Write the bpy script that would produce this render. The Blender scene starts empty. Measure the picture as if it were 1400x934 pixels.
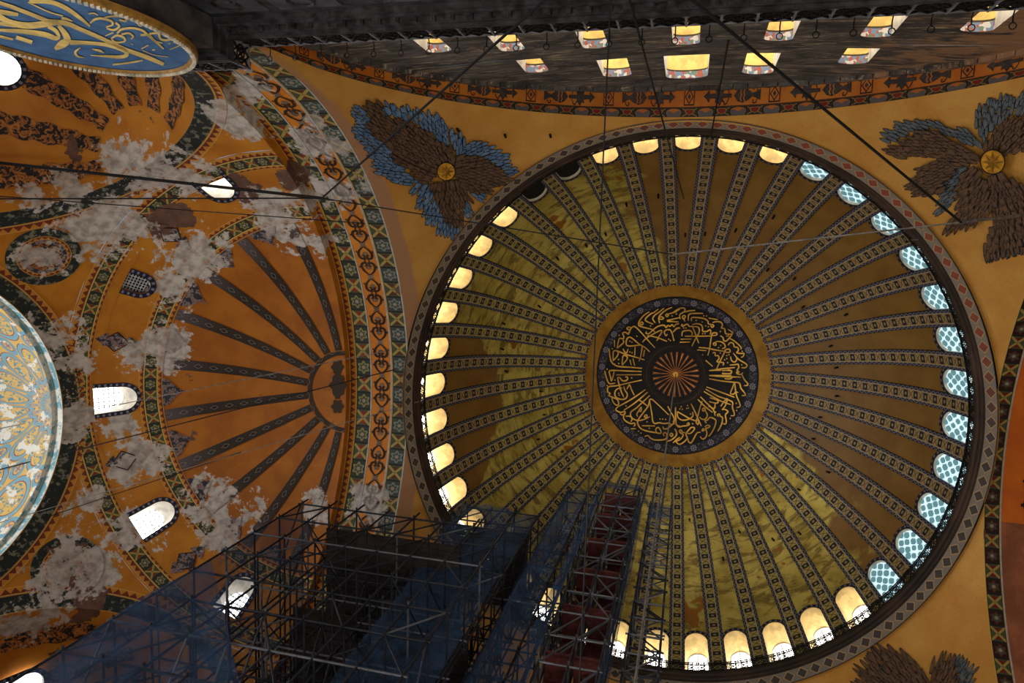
import bpy, math, random
import numpy as np
from mathutils import Vector, Matrix

random.seed(7)
rng = np.random.default_rng(7)
scene = bpy.context.scene
COL = scene.collection
PI = math.pi

# ------------------------------------------------------------------ camera
CAM = np.array([0.5608, -8.4202, 1.6])
FPX = 942.09


def rot(rx, ry, rz):
    cx, sx, cy, sy, cz, sz = math.cos(rx), math.sin(rx), math.cos(ry), math.sin(ry), math.cos(rz), math.sin(rz)
    Rx = np.array([[1, 0, 0], [0, cx, -sx], [0, sx, cx]])
    Ry = np.array([[cy, 0, sy], [0, 1, 0], [-sy, 0, cy]])
    Rz = np.array([[cz, -sz, 0], [sz, cz, 0], [0, 0, 1]])
    return Rz @ Ry @ Rx


ROT = rot(-0.111258, -0.2514106, -0.0334201)      # columns: right, down, forward
cam_data = bpy.data.cameras.new('camera')
cam = bpy.data.objects.new('camera', cam_data)
COL.objects.link(cam)
cam_data.sensor_fit = 'HORIZONTAL'
cam_data.sensor_width = 36.0
cam_data.lens = FPX / 1400 * 36
cam_data.clip_start = 0.05
cam_data.clip_end = 500
M = Matrix(np.c_[ROT[:, 0], -ROT[:, 1], -ROT[:, 2]].tolist()).to_4x4()
M.translation = Vector(CAM)
cam.matrix_world = M
scene.camera = cam

# ------------------------------------------------------------------ world, lamps, exposure
scene.view_settings.view_transform = 'Standard'
scene.view_settings.look = 'None'
scene.view_settings.gamma = 1.0
scene.view_settings.use_curve_mapping = False
scene.view_settings.exposure = 0.0
try:
    scene.cycles.use_denoising = True
    scene.cycles.max_bounces = 6
    scene.cycles.transparent_max_bounces = 24
except Exception:
    pass
w = bpy.data.worlds.new('world')
scene.world = w
w.use_nodes = True
w.node_tree.nodes['Background'].inputs[0].default_value = (0.62, 0.78, 1.0, 1)
w.node_tree.nodes['Background'].inputs[1].default_value = 0.35

LAMP_POWER = 1750.0


def lamp(x, y, z, power, col=(1.0, 0.90, 0.76), r=0.6):
    d = bpy.data.lights.new('chandelier_lamp_offscreen', 'POINT')
    d.energy = power
    d.color = col
    d.shadow_soft_size = r
    o = bpy.data.objects.new('chandelier_lamp_offscreen', d)
    o.location = (x, y, z)
    COL.objects.link(o)


# the chandeliers of the nave hang on long chains low over the floor, outside the frame; one is on the chain seen at the crown
for lx, ly in ((-10, 1), (10, 4), (-9, -11), (9, -11), (-24, -5), (-24, 5), (0, 0), (22, 0)):
    lamp(lx, ly, 4.6, LAMP_POWER * (0.45 if lx == -24 else 1.0))

# ------------------------------------------------------------------ rays from photo pixels


def rays(px):
    px = np.asarray(px, float).reshape(-1, 2)
    d = np.c_[(px[:, 0] - 700) / FPX, (px[:, 1] - 467) / FPX, np.ones(len(px))] @ ROT.T
    return d / np.linalg.norm(d, axis=1)[:, None]


def on_sphere(px, c, R):
    d = rays(px)
    oc = CAM - np.asarray(c)
    b = d @ oc
    q = np.maximum(b * b - (oc @ oc - R * R), 0)
    return CAM + d * (-b + np.sqrt(q))[:, None]


def on_plane(px, point, n):
    d = rays(px)
    n = np.asarray(n, float)
    t = ((np.asarray(point, float) - CAM) @ n) / (d @ n)
    return CAM + d * t[:, None]


def at_z(px, z):
    return on_plane([px], (0, 0, z), (0, 0, 1))[0]


# ------------------------------------------------------------------ mesh helpers


def tag(o, label=None, cat=None, group=None, kind=None):
    if label:
        o['label'] = label
    if cat:
        o['category'] = cat
    if group:
        o['group'] = group
    if kind:
        o['kind'] = kind
    return o


def make_mesh(name, V, F, mats, uv=None, mi=None, smooth=False):
    me = bpy.data.meshes.new(name)
    me.from_pydata(np.asarray(V, float).tolist(), [], [tuple(int(i) for i in f) for f in F])
    if not isinstance(mats, (list, tuple)):
        mats = [mats]
    for m in mats:
        me.materials.append(m.m if hasattr(m, 'm') else m)
    if uv is not None:
        uv = np.asarray(uv, float)
        l = me.uv_layers.new(name='UVMap')
        idx = np.zeros(len(me.loops), int)
        me.loops.foreach_get('vertex_index', idx)
        l.data.foreach_set('uv', uv[idx].ravel())
    if mi is not None:
        me.polygons.foreach_set('material_index', np.asarray(mi, np.int32))
    if smooth:
        me.polygons.foreach_set('use_smooth', np.ones(len(me.polygons), bool))
    me.update()
    return me


def obj(name, me, parent=None, loc=None):
    o = bpy.data.objects.new(name, me)
    COL.objects.link(o)
    if parent is not None:
        o.parent = parent
    if loc is not None:
        o.location = loc
    return o


def empty(name, loc=(0, 0, 0)):
    o = bpy.data.objects.new(name, None)
    o.empty_display_size = 0.2
    COL.objects.link(o)
    o.location = loc
    return o


def grid(name, us, vs, fn, mat, uvfn=None, parent=None, keep=None, smooth=True):
    """surface over us x vs; fn(U, V) -> (..., 3) array"""
    U, V = np.meshgrid(np.asarray(us, float), np.asarray(vs, float), indexing='ij')
    P = fn(U, V).reshape(-1, 3)
    UV = (np.stack(uvfn(U, V), -1) if uvfn else np.stack([U, V], -1)).reshape(-1, 2)
    n, m = len(us), len(vs)
    i, j = np.meshgrid(np.arange(n - 1), np.arange(m - 1), indexing='ij')
    a = (i * m + j).ravel()
    F = np.c_[a, a + m, a + m + 1, a + 1]
    if keep is not None:
        k = keep(P)
        F = F[k[F].all(1)]
        used = np.unique(F)
        mp = -np.ones(len(P), int)
        mp[used] = np.arange(len(used))
        P, UV, F = P[used], UV[used], mp[F]
    return obj(name, make_mesh(name, P, F, mat, UV, smooth=smooth), parent)


class MB:
    """collects solids, then makes one mesh object"""

    def __init__(s):
        s.v, s.f, s.n, s.mi, s.cur = [], [], 0, [], 0

    def add(s, V, F):
        V = np.asarray(V, float).reshape(-1, 3)
        s.v.append(V)
        for f in F:
            s.f.append(tuple(i + s.n for i in f))
            s.mi.append(s.cur)
        s.n += len(V)

    def box(s, c, size, ax=None):
        h = np.asarray(size, float) / 2
        C = np.array([[x, y, z] for x in (-1, 1) for y in (-1, 1) for z in (-1, 1)]) * h
        if ax is not None:
            C = C @ np.asarray(ax, float)
        s.add(C + np.asarray(c, float), [(0, 1, 3, 2), (4, 6, 7, 5), (0, 4, 5, 1), (2, 3, 7, 6), (0, 2, 6, 4), (1, 5, 7, 3)])

    def bar(s, a, b, w, h=None, up=(0, 0, 1)):
        a, b = np.asarray(a, float), np.asarray(b, float)
        d = b - a
        L = np.linalg.norm(d)
        if L < 1e-6:
            return
        d = d / L
        up = np.asarray(up, float)
        x = np.cross(up, d)
        if np.linalg.norm(x) < 1e-3:
            x = np.cross((1, 0, 0), d)
        x /= np.linalg.norm(x)
        y = np.cross(d, x)
        s.box((a + b) / 2, (w, h or w, L), np.array([x, y, d]))

    def tube(s, pts, r, n=6):
        pts = np.asarray(pts, float)
        k = len(pts)
        V = []
        for i in range(k):
            t = pts[min(i + 1, k - 1)] - pts[max(i - 1, 0)]
            t = t / (np.linalg.norm(t) + 1e-9)
            a = np.cross(t, (0, 0, 1) if abs(t[2]) < 0.9 else (1, 0, 0))
            a /= np.linalg.norm(a)
            b = np.cross(t, a)
            for j in range(n):
                q = 2 * PI * j / n
                V.append(pts[i] + r * (math.cos(q) * a + math.sin(q) * b))
        F = [(i * n + j, i * n + (j + 1) % n, (i + 1) * n + (j + 1) % n, (i + 1) * n + j) for i in range(k - 1) for j in range(n)]
        F += [tuple(range(n - 1, -1, -1)), tuple(range((k - 1) * n, k * n))]
        s.add(V, F)

    def ring(s, c, R, r, ax1, ax2, n=12, m=5):
        q = np.linspace(0, 2 * PI, n + 1)
        s.tube([np.asarray(c) + R * (math.cos(t) * np.asarray(ax1) + math.sin(t) * np.asarray(ax2)) for t in q], r, m)

    def build(s, name, mats, parent=None, smooth=False):
        return obj(name, make_mesh(name, np.concatenate(s.v), s.f, mats, mi=s.mi, smooth=smooth), parent)


def poly_fill(pts2, fn, h=0.0):
    """flat outline (list of 2d) -> verts via fn, triangulated by blender ngon"""
    return fn(np.asarray(pts2, float))


def ribbon2(pts, w):
    """2d polyline with width(s) -> list of 2d quad-strip verts and faces"""
    p = np.asarray(pts, float)
    n = len(p)
    w = np.broadcast_to(np.asarray(w, float), (n,))
    t = np.zeros_like(p)
    t[1:-1] = p[2:] - p[:-2]
    t[0] = p[1] - p[0]
    t[-1] = p[-1] - p[-2]
    t /= (np.linalg.norm(t, axis=1)[:, None] + 1e-9)
    nrm = np.c_[-t[:, 1], t[:, 0]]
    L, R = p + nrm * w[:, None] / 2, p - nrm * w[:, None] / 2
    V = np.empty((2 * n, 2))
    V[0::2], V[1::2] = L, R
    F = [(2 * i, 2 * i + 1, 2 * i + 3, 2 * i + 2) for i in range(n - 1)]
    return V, F


def smooth_line(pts, k=4):
    """Catmull-Rom through points (any dimension)"""
    p = np.asarray(pts, float)
    if len(p) < 3:
        return p
    q = np.vstack([2 * p[0] - p[1], p, 2 * p[-1] - p[-2]])
    out = []
    for i in range(1, len(q) - 2):
        for t in np.arange(k) / k:
            out.append(0.5 * ((2 * q[i]) + (-q[i - 1] + q[i + 1]) * t + (2 * q[i - 1] - 5 * q[i] + 4 * q[i + 1] - q[i + 2]) * t ** 2
                              + (-q[i - 1] + 3 * q[i] - 3 * q[i + 1] + q[i + 2]) * t ** 3))
    out.append(p[-1])
    return np.array(out)


# ------------------------------------------------------------------ material helpers


def lin(c):
    return tuple((x / 12.92 if x <= 0.04045 else ((x + 0.055) / 1.055) ** 2.4) for x in (v / 255.0 for v in c))


class X:
    """a float socket with arithmetic"""

    def __init__(s, M, sock):
        s.M, s.s = M, sock

    def op(s, o, *a):
        n = s.M.nt.nodes.new('ShaderNodeMath')
        n.operation = o
        for i, v in enumerate((s,) + a):
            if isinstance(v, X):
                s.M.nt.links.new(v.s, n.inputs[i])
            else:
                n.inputs[i].default_value = float(v)
        return X(s.M, n.outputs[0])

    def __add__(s, o): return s.op('ADD', o)
    __radd__ = __add__
    def __sub__(s, o): return s.op('SUBTRACT', o)
    def __rsub__(s, o): return (s * -1) + o
    def __mul__(s, o): return s.op('MULTIPLY', o)
    __rmul__ = __mul__
    def __truediv__(s, o): return s.op('DIVIDE', o)
    def gt(s, o): return s.op('GREATER_THAN', o)
    def lt(s, o): return s.op('LESS_THAN', o)
    def fract(s): return s.op('FRACT')
    def floor(s): return s.op('FLOOR')
    def abs(s): return s.op('ABSOLUTE')
    def sin(s): return s.op('SINE')
    def cos(s): return s.op('COSINE')
    def sqrt(s): return s.op('SQRT')
    def min(s, o): return s.op('MINIMUM', o)
    def max(s, o): return s.op('MAXIMUM', o)
    def atan2(s, o): return s.op('ARCTAN2', o)
    def pow(s, o): return s.op('POWER', o)
    def step(s, a, b):
        n = s.M.nt.nodes.new('ShaderNodeMapRange')
        n.interpolation_type = 'SMOOTHSTEP'
        s.M.nt.links.new(s.s, n.inputs[0])
        n.inputs[1].default_value = a
        n.inputs[2].default_value = b
        return X(s.M, n.outputs[0])
    def inside(s, a, b): return s.gt(a) * s.lt(b)


class Mat:
    def __init__(s, name, color=None, rough=0.75, metal=0.0, spec=0.3):
        s.m = bpy.data.materials.new(name)
        s.m.use_nodes = True
        s.nt = s.m.node_tree
        s.b = s.nt.nodes['Principled BSDF']
        s.b.inputs['Roughness'].default_value = rough
        s.b.inputs['Metallic'].default_value = metal
        s.b.inputs['Specular IOR Level'].default_value = spec
        s._uv = s._pos = None
        if color:
            s.b.inputs['Base Color'].default_value = lin(color) + (1,)

    def uv(s):
        if not s._uv:
            n = s.nt.nodes.new('ShaderNodeUVMap')
            q = s.nt.nodes.new('ShaderNodeSeparateXYZ')
            s.nt.links.new(n.outputs[0], q.inputs[0])
            s._uv = (X(s, q.outputs[0]), X(s, q.outputs[1]))
            s.uvsock = n.outputs[0]
        return s._uv

    def pos(s):
        if not s._pos:
            n = s.nt.nodes.new('ShaderNodeNewGeometry')
            q = s.nt.nodes.new('ShaderNodeSeparateXYZ')
            s.nt.links.new(n.outputs['Position'], q.inputs[0])
            s._pos = tuple(X(s, q.outputs[i]) for i in range(3))
            s.possock = n.outputs['Position']
        return s._pos

    def vec(s, x, y, z=0.0):
        n = s.nt.nodes.new('ShaderNodeCombineXYZ')
        for i, v in enumerate((x, y, z)):
            if isinstance(v, X):
                s.nt.links.new(v.s, n.inputs[i])
            else:
                n.inputs[i].default_value = v
        return n.outputs[0]

    def noise(s, scale, detail=5, rough=0.6, vec=None, dist=0.0):
        n = s.nt.nodes.new('ShaderNodeTexNoise')
        n.inputs['Scale'].default_value = scale
        n.inputs['Detail'].default_value = detail
        n.inputs['Roughness'].default_value = rough
        n.inputs['Distortion'].default_value = dist
        if vec is None:
            s.pos()
            vec = s.possock
        s.nt.links.new(vec, n.inputs['Vector'])
        return X(s, n.outputs[0])

    def mix(s, fac, a, b):
        n = s.nt.nodes.new('ShaderNodeMix')
        n.data_type = 'RGBA'
        if isinstance(fac, X):
            s.nt.links.new(fac.s, n.inputs[0])
        else:
            n.inputs[0].default_value = fac
        for v, i in ((a, 6), (b, 7)):
            if isinstance(v, tuple):
                n.inputs[i].default_value = lin(v) + (1,)
            else:
                s.nt.links.new(v, n.inputs[i])
        return n.outputs[2]

    def out(s, col):
        s.nt.links.new(col, s.b.inputs['Base Color'])
        return s

    def set(s, name, x):
        s.nt.links.new(x.s if isinstance(x, X) else x, s.b.inputs[name])
        return s

    def bump(s, h, strength=0.3, dist=0.05):
        n = s.nt.nodes.new('ShaderNodeBump')
        n.inputs['Strength'].default_value = strength
        n.inputs['Distance'].default_value = dist
        s.nt.links.new(h.s, n.inputs['Height'])
        s.nt.links.new(n.outputs[0], s.b.inputs['Normal'])
        return s

    def group(s, ng):
        n = s.nt.nodes.new('ShaderNodeGroup')
        n.node_tree = ng
        return [X(s, o) for o in n.outputs]


def plain(name, c, rough=0.75, metal=0.0, var=0.18, scale=3.0, spec=0.3):
    """one colour with a little mottling of its own"""
    m = Mat(name, None, rough, metal, spec)
    n = m.noise(scale, 5)
    d = tuple(v * (1 - var) for v in c)
    l = tuple(min(255, v * (1 + var)) for v in c)
    return m.out(m.mix(n.step(0.3, 0.7), d, l))


def emitter(name, c, strength):
    m = Mat(name, c, 0.4)
    m.b.inputs['Emission Color'].default_value = lin(c) + (1,)
    m.b.inputs['Emission Strength'].default_value = strength
    return m

# ------------------------------------------------------------------ layout of the place (metres, dome centre over the origin)
DC, DR = (0.0, 0.0, 39.5), 16.1            # dome sphere
SX, SY = 0.996, 1.010                      # the dome is not quite round
Z0 = 24.0                                  # springing of the great arches
AX, AY = 15.5, 16.0                        # planes of the great arches
PR = math.hypot(AX, AY)                    # pendentive sphere
RW, RN = math.sqrt(PR ** 2 - AX ** 2), math.sqrt(PR ** 2 - AY ** 2)   # radii of side and cross arches
SC, SR = np.array([-19.4, 0.0, 24.0]), 15.5   # half dome behind the arch
RAD = math.radians

# ------------------------------------------------------------------ weathering shared by all painted surfaces of the half dome


class GroupMat(Mat):
    def __init__(s, ng):
        s.nt = ng
        s._uv = s._pos = None


def px_surf(q):
    P = on_sphere([q], SC, SR)[0]
    if P[0] > -19.4:
        P = on_sphere([q], (P[0], 0, Z0), RW)[0]
    return P


LOSS = [((430, 190), 2.2), ((455, 255), 2.4), ((398, 300), 2.6), ((440, 330), 1.5), ((130, 320), 2.6), ((165, 300), 2.0), ((265, 350), 2.2), ((225, 470), 1.8),
        ((235, 400), 1.5), ((105, 570), 1.5), ((104, 490), 1.3), ((190, 625), 1.8), ((160, 735), 2.4), ((205, 640), 1.2), ((300, 692), 2.2), ((350, 690), 1.6),
        ((60, 460), 2.0), ((140, 765), 2.0), ((120, 690), 1.2), ((240, 235), 2.0), ((205, 245), 1.8), ((330, 150), 1.8), ((345, 115), 1.4), ((90, 130), 2.2), ((60, 195), 2.4),
        ((75, 260), 1.6), ((500, 692), 1.6), ((440, 690), 1.3), ((85, 780), 1.9), ((165, 575), 1.2), ((30, 250), 1.6), ((40, 870), 2.0), ((300, 740), 1.4), ((180, 480), 1.3), ((60, 350), 1.6),
        ((190, 225), 2.2), ((170, 205), 2.0)]
BARE = [((350, 262), 2.3), ((395, 245), 1.5), ((250, 300), 1.5), ((118, 800), 2.0), ((110, 760), 1.2), ((225, 310), 1.2)]

ng = bpy.data.node_groups.new('weathering', 'ShaderNodeTree')
ng.interface.new_socket('Loss', in_out='OUTPUT', socket_type='NodeSocketFloat')
ng.interface.new_socket('Bare', in_out='OUTPUT', socket_type='NodeSocketFloat')
G = GroupMat(ng)
G.pos()


def blobs(lst):
    acc = None
    for q, r in lst:
        n = ng.nodes.new('ShaderNodeVectorMath')
        n.operation = 'DISTANCE'
        ng.links.new(G.possock, n.inputs[0])
        n.inputs[1].default_value = px_surf(q)
        e = X(G, n.outputs[1]) * (-1.0 / r) + 1.0
        acc = e if acc is None else acc.max(e)
    return acc.max(0.0)


nz = G.noise(0.45, 10, 0.66, dist=0.5)
nzf = G.noise(2.2, 6, 0.7)
bl = blobs([(q, r * 1.25) for q, r in LOSS])
loss = (((nz - 0.5) * 2.6 + (nzf - 0.5) * 1.2) * (bl * 1.2 + 0.5).min(1.0) + bl * 0.66).step(0.29, 0.35)
nz2 = G.noise(0.5, 6, 0.55)
bare = (nz2 * 2.4 + blobs(BARE)).step(1.62, 1.66)
go = ng.nodes.new('NodeGroupOutput')
ng.links.new(loss.s, go.inputs[0])
ng.links.new(bare.s, go.inputs[1])
WEATHER = ng


def weathered(m, col, amount=1.0):
    """painted colour with the paint lost down to grey-white plaster or bare mortar"""
    l, b = m.group(WEATHER)
    n = m.noise(2.2, 6)
    white = m.mix(n.step(0.35, 0.65), (150, 140, 132), (196, 188, 182))
    mort = m.mix(n.step(0.3, 0.7), (84, 58, 48), (112, 80, 66))
    c = m.mix(b, col, mort)
    return m.out(m.mix(l * amount, c, white))


# ------------------------------------------------------------------ materials


def mk_orange(name, a, b, scale=0.5, weather=True):
    m = Mat(name, rough=0.6)
    n = m.noise(scale, 6)
    n2 = m.noise(6.0, 4)
    c = m.mix(n.step(0.35, 0.65), a, b)
    c = m.mix(n2.step(0.62, 0.75) * 0.35, c, tuple(v * 0.6 for v in a))
    if weather:
        weathered(m, c)
    else:
        m.out(c)
    return m


M_ORANGE = mk_orange('orange_paint', (172, 104, 18), (190, 124, 32))
M_DEEP = mk_orange('deep_orange_paint', (148, 82, 8), (170, 100, 16))
M_SOFFIT = mk_orange('arch_orange_paint', (196, 114, 24), (204, 126, 34))
M_NSOFFIT = mk_orange('cross_arch_orange', (178, 96, 26), (196, 120, 40), weather=False)
M_ESOFFIT = mk_orange('red_orange_paint', (214, 110, 22), (196, 96, 24), weather=False)

# gold ground of the pendentives
m = Mat('gold_ground', rough=0.5, metal=0.25)
n = m.noise(0.35, 6)
n2 = m.noise(9, 4)
x, y, z = m.pos()
c = m.mix(n.step(0.3, 0.7), (196, 138, 58), (214, 162, 82))
c = m.mix(n2.step(0.55, 0.8) * 0.4, c, (120, 84, 34))
edge = (z * 0.045 - (x + n * 0.4)).step(16.3, 16.45)
c = m.mix(edge, c, (186, 140, 106))
m.out(c)
m.bump(n2, 0.15, 0.05)
M_PEND = m


def sector(m):
    """1 where the dome shows smooth brown repaint, 0 where the gold mosaic is kept"""
    x, y, z = m.pos()
    th = y.atan2(x)
    n = m.noise(0.22, 4, 0.5)
    r = (x * x + y * y).sqrt()
    a = (th + 0.62).cos()
    a = a + (n - 0.5) * 0.8 + (r - 11.0) * 0.02
    s1 = a.step(0.36, 0.42)
    b = (th - 3.0).cos() + (n - 0.5) * 0.25 + (r - 13.0) * 0.05
    s2 = b.step(0.988, 0.998)
    return s1.max(s2), th, n


m = Mat('dome_gold_mosaic', rough=0.42, metal=0.0)
s, th, n = sector(m)
x, y, z = m.pos()
big = m.noise(0.5, 6, 0.6)
rr_ = (x * x + y * y).sqrt()
sp = m.noise(1.0, 4, 0.7, vec=m.vec(th * 7.0, rr_ * 2.6, z * 0.4), dist=0.8)
fine = m.noise(9.0, 2, 0.8)
gold = m.mix(big.step(0.35, 0.65), (170, 150, 66), (206, 188, 98))
gold = m.mix(sp.step(0.46, 0.62) * 0.8, gold, (104, 84, 32))
gold = m.mix(fine.step(0.62, 0.72) * 0.6, gold, (226, 206, 116))
patch = m.noise(0.33, 3, 0.5, vec=m.vec(x + 40.0, y - 13.0, z))
gold = m.mix(patch.step(0.64, 0.66), gold, (150, 98, 28))
brown = m.mix(big.step(0.3, 0.7), (118, 84, 34), (134, 100, 44))
m.out(m.mix(s, gold, brown))
m.bump(sp * (s * -1.0 + 1.0), 0.35, 0.08)
m.set('Metallic', (s * -0.35) + 0.35)
M_DOME = m

m = Mat('dome_rib_mosaic', rough=0.55)
u, v = m.uv()
s, th, n = sector(m)
k = v * (1 / 0.375)
par = ((k * 0.5).fract()).gt(0.5)
yy = (k.fract() * 2.0 - 1.0)
xx = u * (1 / 0.55)
ax_, ay_ = xx.abs(), yy.abs()
ground = m.mix(s, (176, 158, 88), (160, 134, 88))
fn_ = m.noise(5, 3)
ground = m.mix(fn_.step(0.4, 0.75) * 0.35, ground, (110, 94, 52))
sq = ax_.max(ay_).lt(0.88)
ci = (xx * xx + yy * yy).sqrt()
ca = m.mix(sq, ground, (26, 24, 34))
ca = m.mix(ci.lt(0.36), ca, (150, 138, 100))
ca = m.mix(ci.lt(0.1), ca, (40, 36, 40))
cb = m.mix((ax_ - ay_).abs().lt(0.13) * ax_.lt(0.85), ground, (54, 44, 36))
c = m.mix(par, ca, cb)
c = m.mix((u.abs() - 0.6).abs().lt(0.035), c, (158, 150, 130))
bz = ((u.abs() - 0.82) * (1 / 0.17))
tri = ((v * 3.0).fract() * 2.0 - 1.0).abs() * 2.0 - 1.0
bc = m.mix((bz - tri).abs().lt(0.42), (24, 24, 40), (112, 112, 132))
c = m.mix(u.abs().gt(0.645), c, bc)
c = m.mix(u.abs().gt(0.965), c, (20, 18, 22))
m.out(c)
M_RIB = m

m = Mat('gold_ring_mosaic', rough=0.42, metal=0.3)
n = m.noise(0.8, 6)
n2 = m.noise(12, 2)
c = m.mix(n.step(0.35, 0.65), (140, 96, 24), (166, 124, 42))
m.out(m.mix(n2.step(0.6, 0.75) * 0.5, c, (120, 84, 26)))
m.bump(n2, 0.2, 0.04)
M_GRING = m

m = Mat('star_border_tiles', rough=0.6)
u, v = m.uv()               # u: cells around, v: 0..1 across
xx = u.fract() * 2.0 - 1.0
yy = v * 2.0 - 1.0
par = (u * 0.5).fract().gt(0.5)
rr = (xx * xx + yy * yy).sqrt()
ph = yy.atan2(xx)
star = rr.lt((ph * 8.0).cos() * 0.14 + 0.66)
ca = m.mix(star, (34, 34, 52), (126, 128, 146))
ca = m.mix(rr.lt(0.4), ca, (60, 62, 80))
ca = m.mix(rr.lt(0.2), ca, (150, 128, 96))
n = m.noise(7, 2)
cb = m.mix(n.step(0.5, 0.6), (30, 30, 46), (92, 88, 96))
c = m.mix(par, ca, cb)
m.out(m.mix(yy.abs().gt(0.9), c, (14, 14, 18)))
M_STARS = m

M_BLACK = plain('black_medallion_ground', (16, 15, 20), 0.6, var=0.3)
M_DARKRING = plain('dark_bronze_ring', (30, 21, 20), 0.6, var=0.3)
M_LETTER = plain('gold_lettering', (222, 168, 74), 0.45, 0.2, 0.2, 0.6)
M_RAYS = plain('copper_gold_ray', (178, 112, 54), 0.45, 0.2, 0.25, 1.2)

m = Mat('scallop_border', rough=0.6)
u, v = m.uv()
tri = ((u * 6.0).fract() * 2.0 - 1.0).abs() * 2.0 - 1.0
m.out(m.mix((tri - (v * 2.0 - 1.0)).abs().lt(0.5), (26, 24, 36), (110, 106, 116)))
M_SCALLOP = m

m = Mat('window_surround_mosaic', rough=0.6)
u, v = m.uv()
m.out(m.mix(((u * 3.4).fract() - 0.5).abs().lt(0.2) * v.inside(0.25, 0.8), (24, 24, 44), (120, 120, 140)))
M_SURR = m


def mk_reveal(name, base, mosaic):
    m = Mat(name, rough=0.8)
    u, v = m.uv()
    n = m.noise(1.6, 5)
    c = m.mix(n.step(0.4, 0.6), base, tuple(x * 0.86 for x in base))
    if mosaic:
        cell = m.nt.nodes.new('ShaderNodeTexVoronoi')
        cell.inputs['Scale'].default_value = 7.0
        m.nt.links.new(m.vec(u, v * 1.5, 0.0), cell.inputs['Vector'])
        sep = m.nt.nodes.new('ShaderNodeSeparateColor')
        m.nt.links.new(cell.outputs['Color'], sep.inputs[0])
        q = X(m, sep.outputs[0])
        mc = m.mix(q.gt(0.3), (170, 92, 76), (118, 134, 156))
        mc = m.mix(q.gt(0.6), mc, (206, 200, 190))
        mc = m.mix(q.gt(0.82), mc, (110, 130, 110))
        c = m.mix(v.lt(0.22), c, mc)
        c = m.mix((v - 0.24).abs().lt(0.025), c, (70, 60, 40))
    return m.out(c)


M_REVEAL = mk_reveal('cream_window_plaster', (224, 198, 138), False)
M_TREVEAL = mk_reveal('yellow_window_plaster', (232, 196, 112), True)
M_WREVEAL = mk_reveal('white_window_plaster', (222, 214, 200), False)
M_DAY = emitter('daylit_pane', (255, 252, 246), 8.0)
M_DAYT = emitter('daylit_tympanum_pane', (255, 252, 246), 5.0)
M_DAYAPSE = emitter('daylit_apse_pane', (248, 252, 255), 60.0)
M_DAYBIG = emitter('daylit_big_pane', (250, 252, 255), 9.0)
M_PALE = emitter('frosted_pane', (206, 226, 232), 0.95)
M_CELL = emitter('teal_glass_piece', (96, 136, 142), 0.75)
M_FRAME = plain('pale_window_frame', (170, 172, 176), 0.6, var=0.1)
M_DARKPANE = plain('dark_boards_and_hole_pane', (24, 22, 21), 0.9)  # dome window boards; behind the half dome grid, a hole's dark painted in


def mk_hearts(name, ground, w=False, dark=1.0):
    m = Mat(name, rough=0.65)
    u, v = m.uv()               # u across 0..1, v along in metres
    p = v * (1 / 0.80)
    par = (p * 0.5).fract().gt(0.5)
    xx = p.fract() * 2.0 - 1.0
    yy = u * 2.2 - 1.1
    hx = xx * 1.3
    hy = yy * -1.15 + 0.1
    hd = hx * hx + (hy - hx.abs().pow(0.5) * 0.55).pow(2.0)
    ca = m.mix((xx.abs() - yy.abs()).abs().lt(0.13), ground, (128, 100, 52))
    ca = m.mix(hd.lt(0.62), ca, (136, 108, 56))
    ca = m.mix(hd.lt(0.4), ca, (118, 24, 14))
    ta = xx.abs() + yy * 0.8
    cb = m.mix((xx * xx + yy * yy).lt(0.95), ground, (120, 96, 58))
    cb = m.mix((xx * xx + yy * yy).lt(0.78), cb, (176, 96, 30))
    cb = m.mix(ta.gt(0.1) * xx.abs().lt(0.85) * yy.gt(-0.4), cb, (88, 82, 84))
    c = m.mix(par, ca, cb)
    c = m.mix(xx.abs().gt(0.94), c, (20, 16, 16))
    c = m.mix((u - 0.5).abs().gt(0.47), c, (18, 15, 16))
    if w:
        return weathered(m, c, 0.8)
    return m.out(c)


M_HEART = mk_hearts('heart_border', (46, 38, 28))


def mk_floral(name, weather=1.0, ground=(44, 50, 40), petal=(138, 126, 74), red=(126, 40, 24)):
    m = Mat(name, rough=0.65)
    u, v = m.uv()               # u across 0..1, v in cells
    xx = v.fract() * 2.0 - 1.0
    yy = u * 2.0 - 1.0
    par = (v * 0.5).fract().gt(0.5)
    rr = (xx * xx + yy * yy).sqrt()
    ph = yy.atan2(xx)
    ca = m.mix(rr.lt((ph * 6.0).cos() * 0.13 + 0.66), ground, petal)
    ca = m.mix(rr.lt((ph * 6.0).cos() * 0.1 + 0.46), ca, (62, 78, 66))
    ca = m.mix(rr.lt(0.22), ca, (150, 130, 110))
    d = (xx.abs() - yy.abs())
    cb = m.mix(d.abs().lt(0.2), (70, 74, 48), (160, 138, 70))
    cb = m.mix(d.gt(0.2) * rr.lt(0.75), cb, red)
    cb = m.mix(rr.lt(0.16), cb, (130, 110, 60))
    c = m.mix(par, ca, cb)
    c = m.mix(xx.abs().gt(0.9), c, (26, 28, 26))
    c = m.mix(yy.abs().gt(0.9), c, (196, 168, 92))
    c = m.mix(yy.abs().inside(0.82, 0.9), c, (30, 30, 26))
    return weathered(m, c, weather)


M_FLORAL = mk_floral('floral_border')
M_REDX = mk_floral('dark_red_border', 0.0, (40, 14, 10), (84, 40, 24), (104, 26, 14))
M_MIXB = mk_floral('blue_floral_border', 0.6, (62, 66, 60), (118, 126, 122), (84, 40, 30))

m = Mat('saw_border', rough=0.65)
u, v = m.uv()
tri = ((v * 2.6).fract() * 2.0 - 1.0).abs()
c = m.mix((u - tri * 0.7 - 0.1).gt(0.0) * u.inside(0.12, 0.88), (188, 122, 40), (104, 44, 26))
c = m.mix((u - 0.5).abs().gt(0.42), c, (196, 160, 84))
weathered(m, c, 0.8)
M_SAW = m

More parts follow.
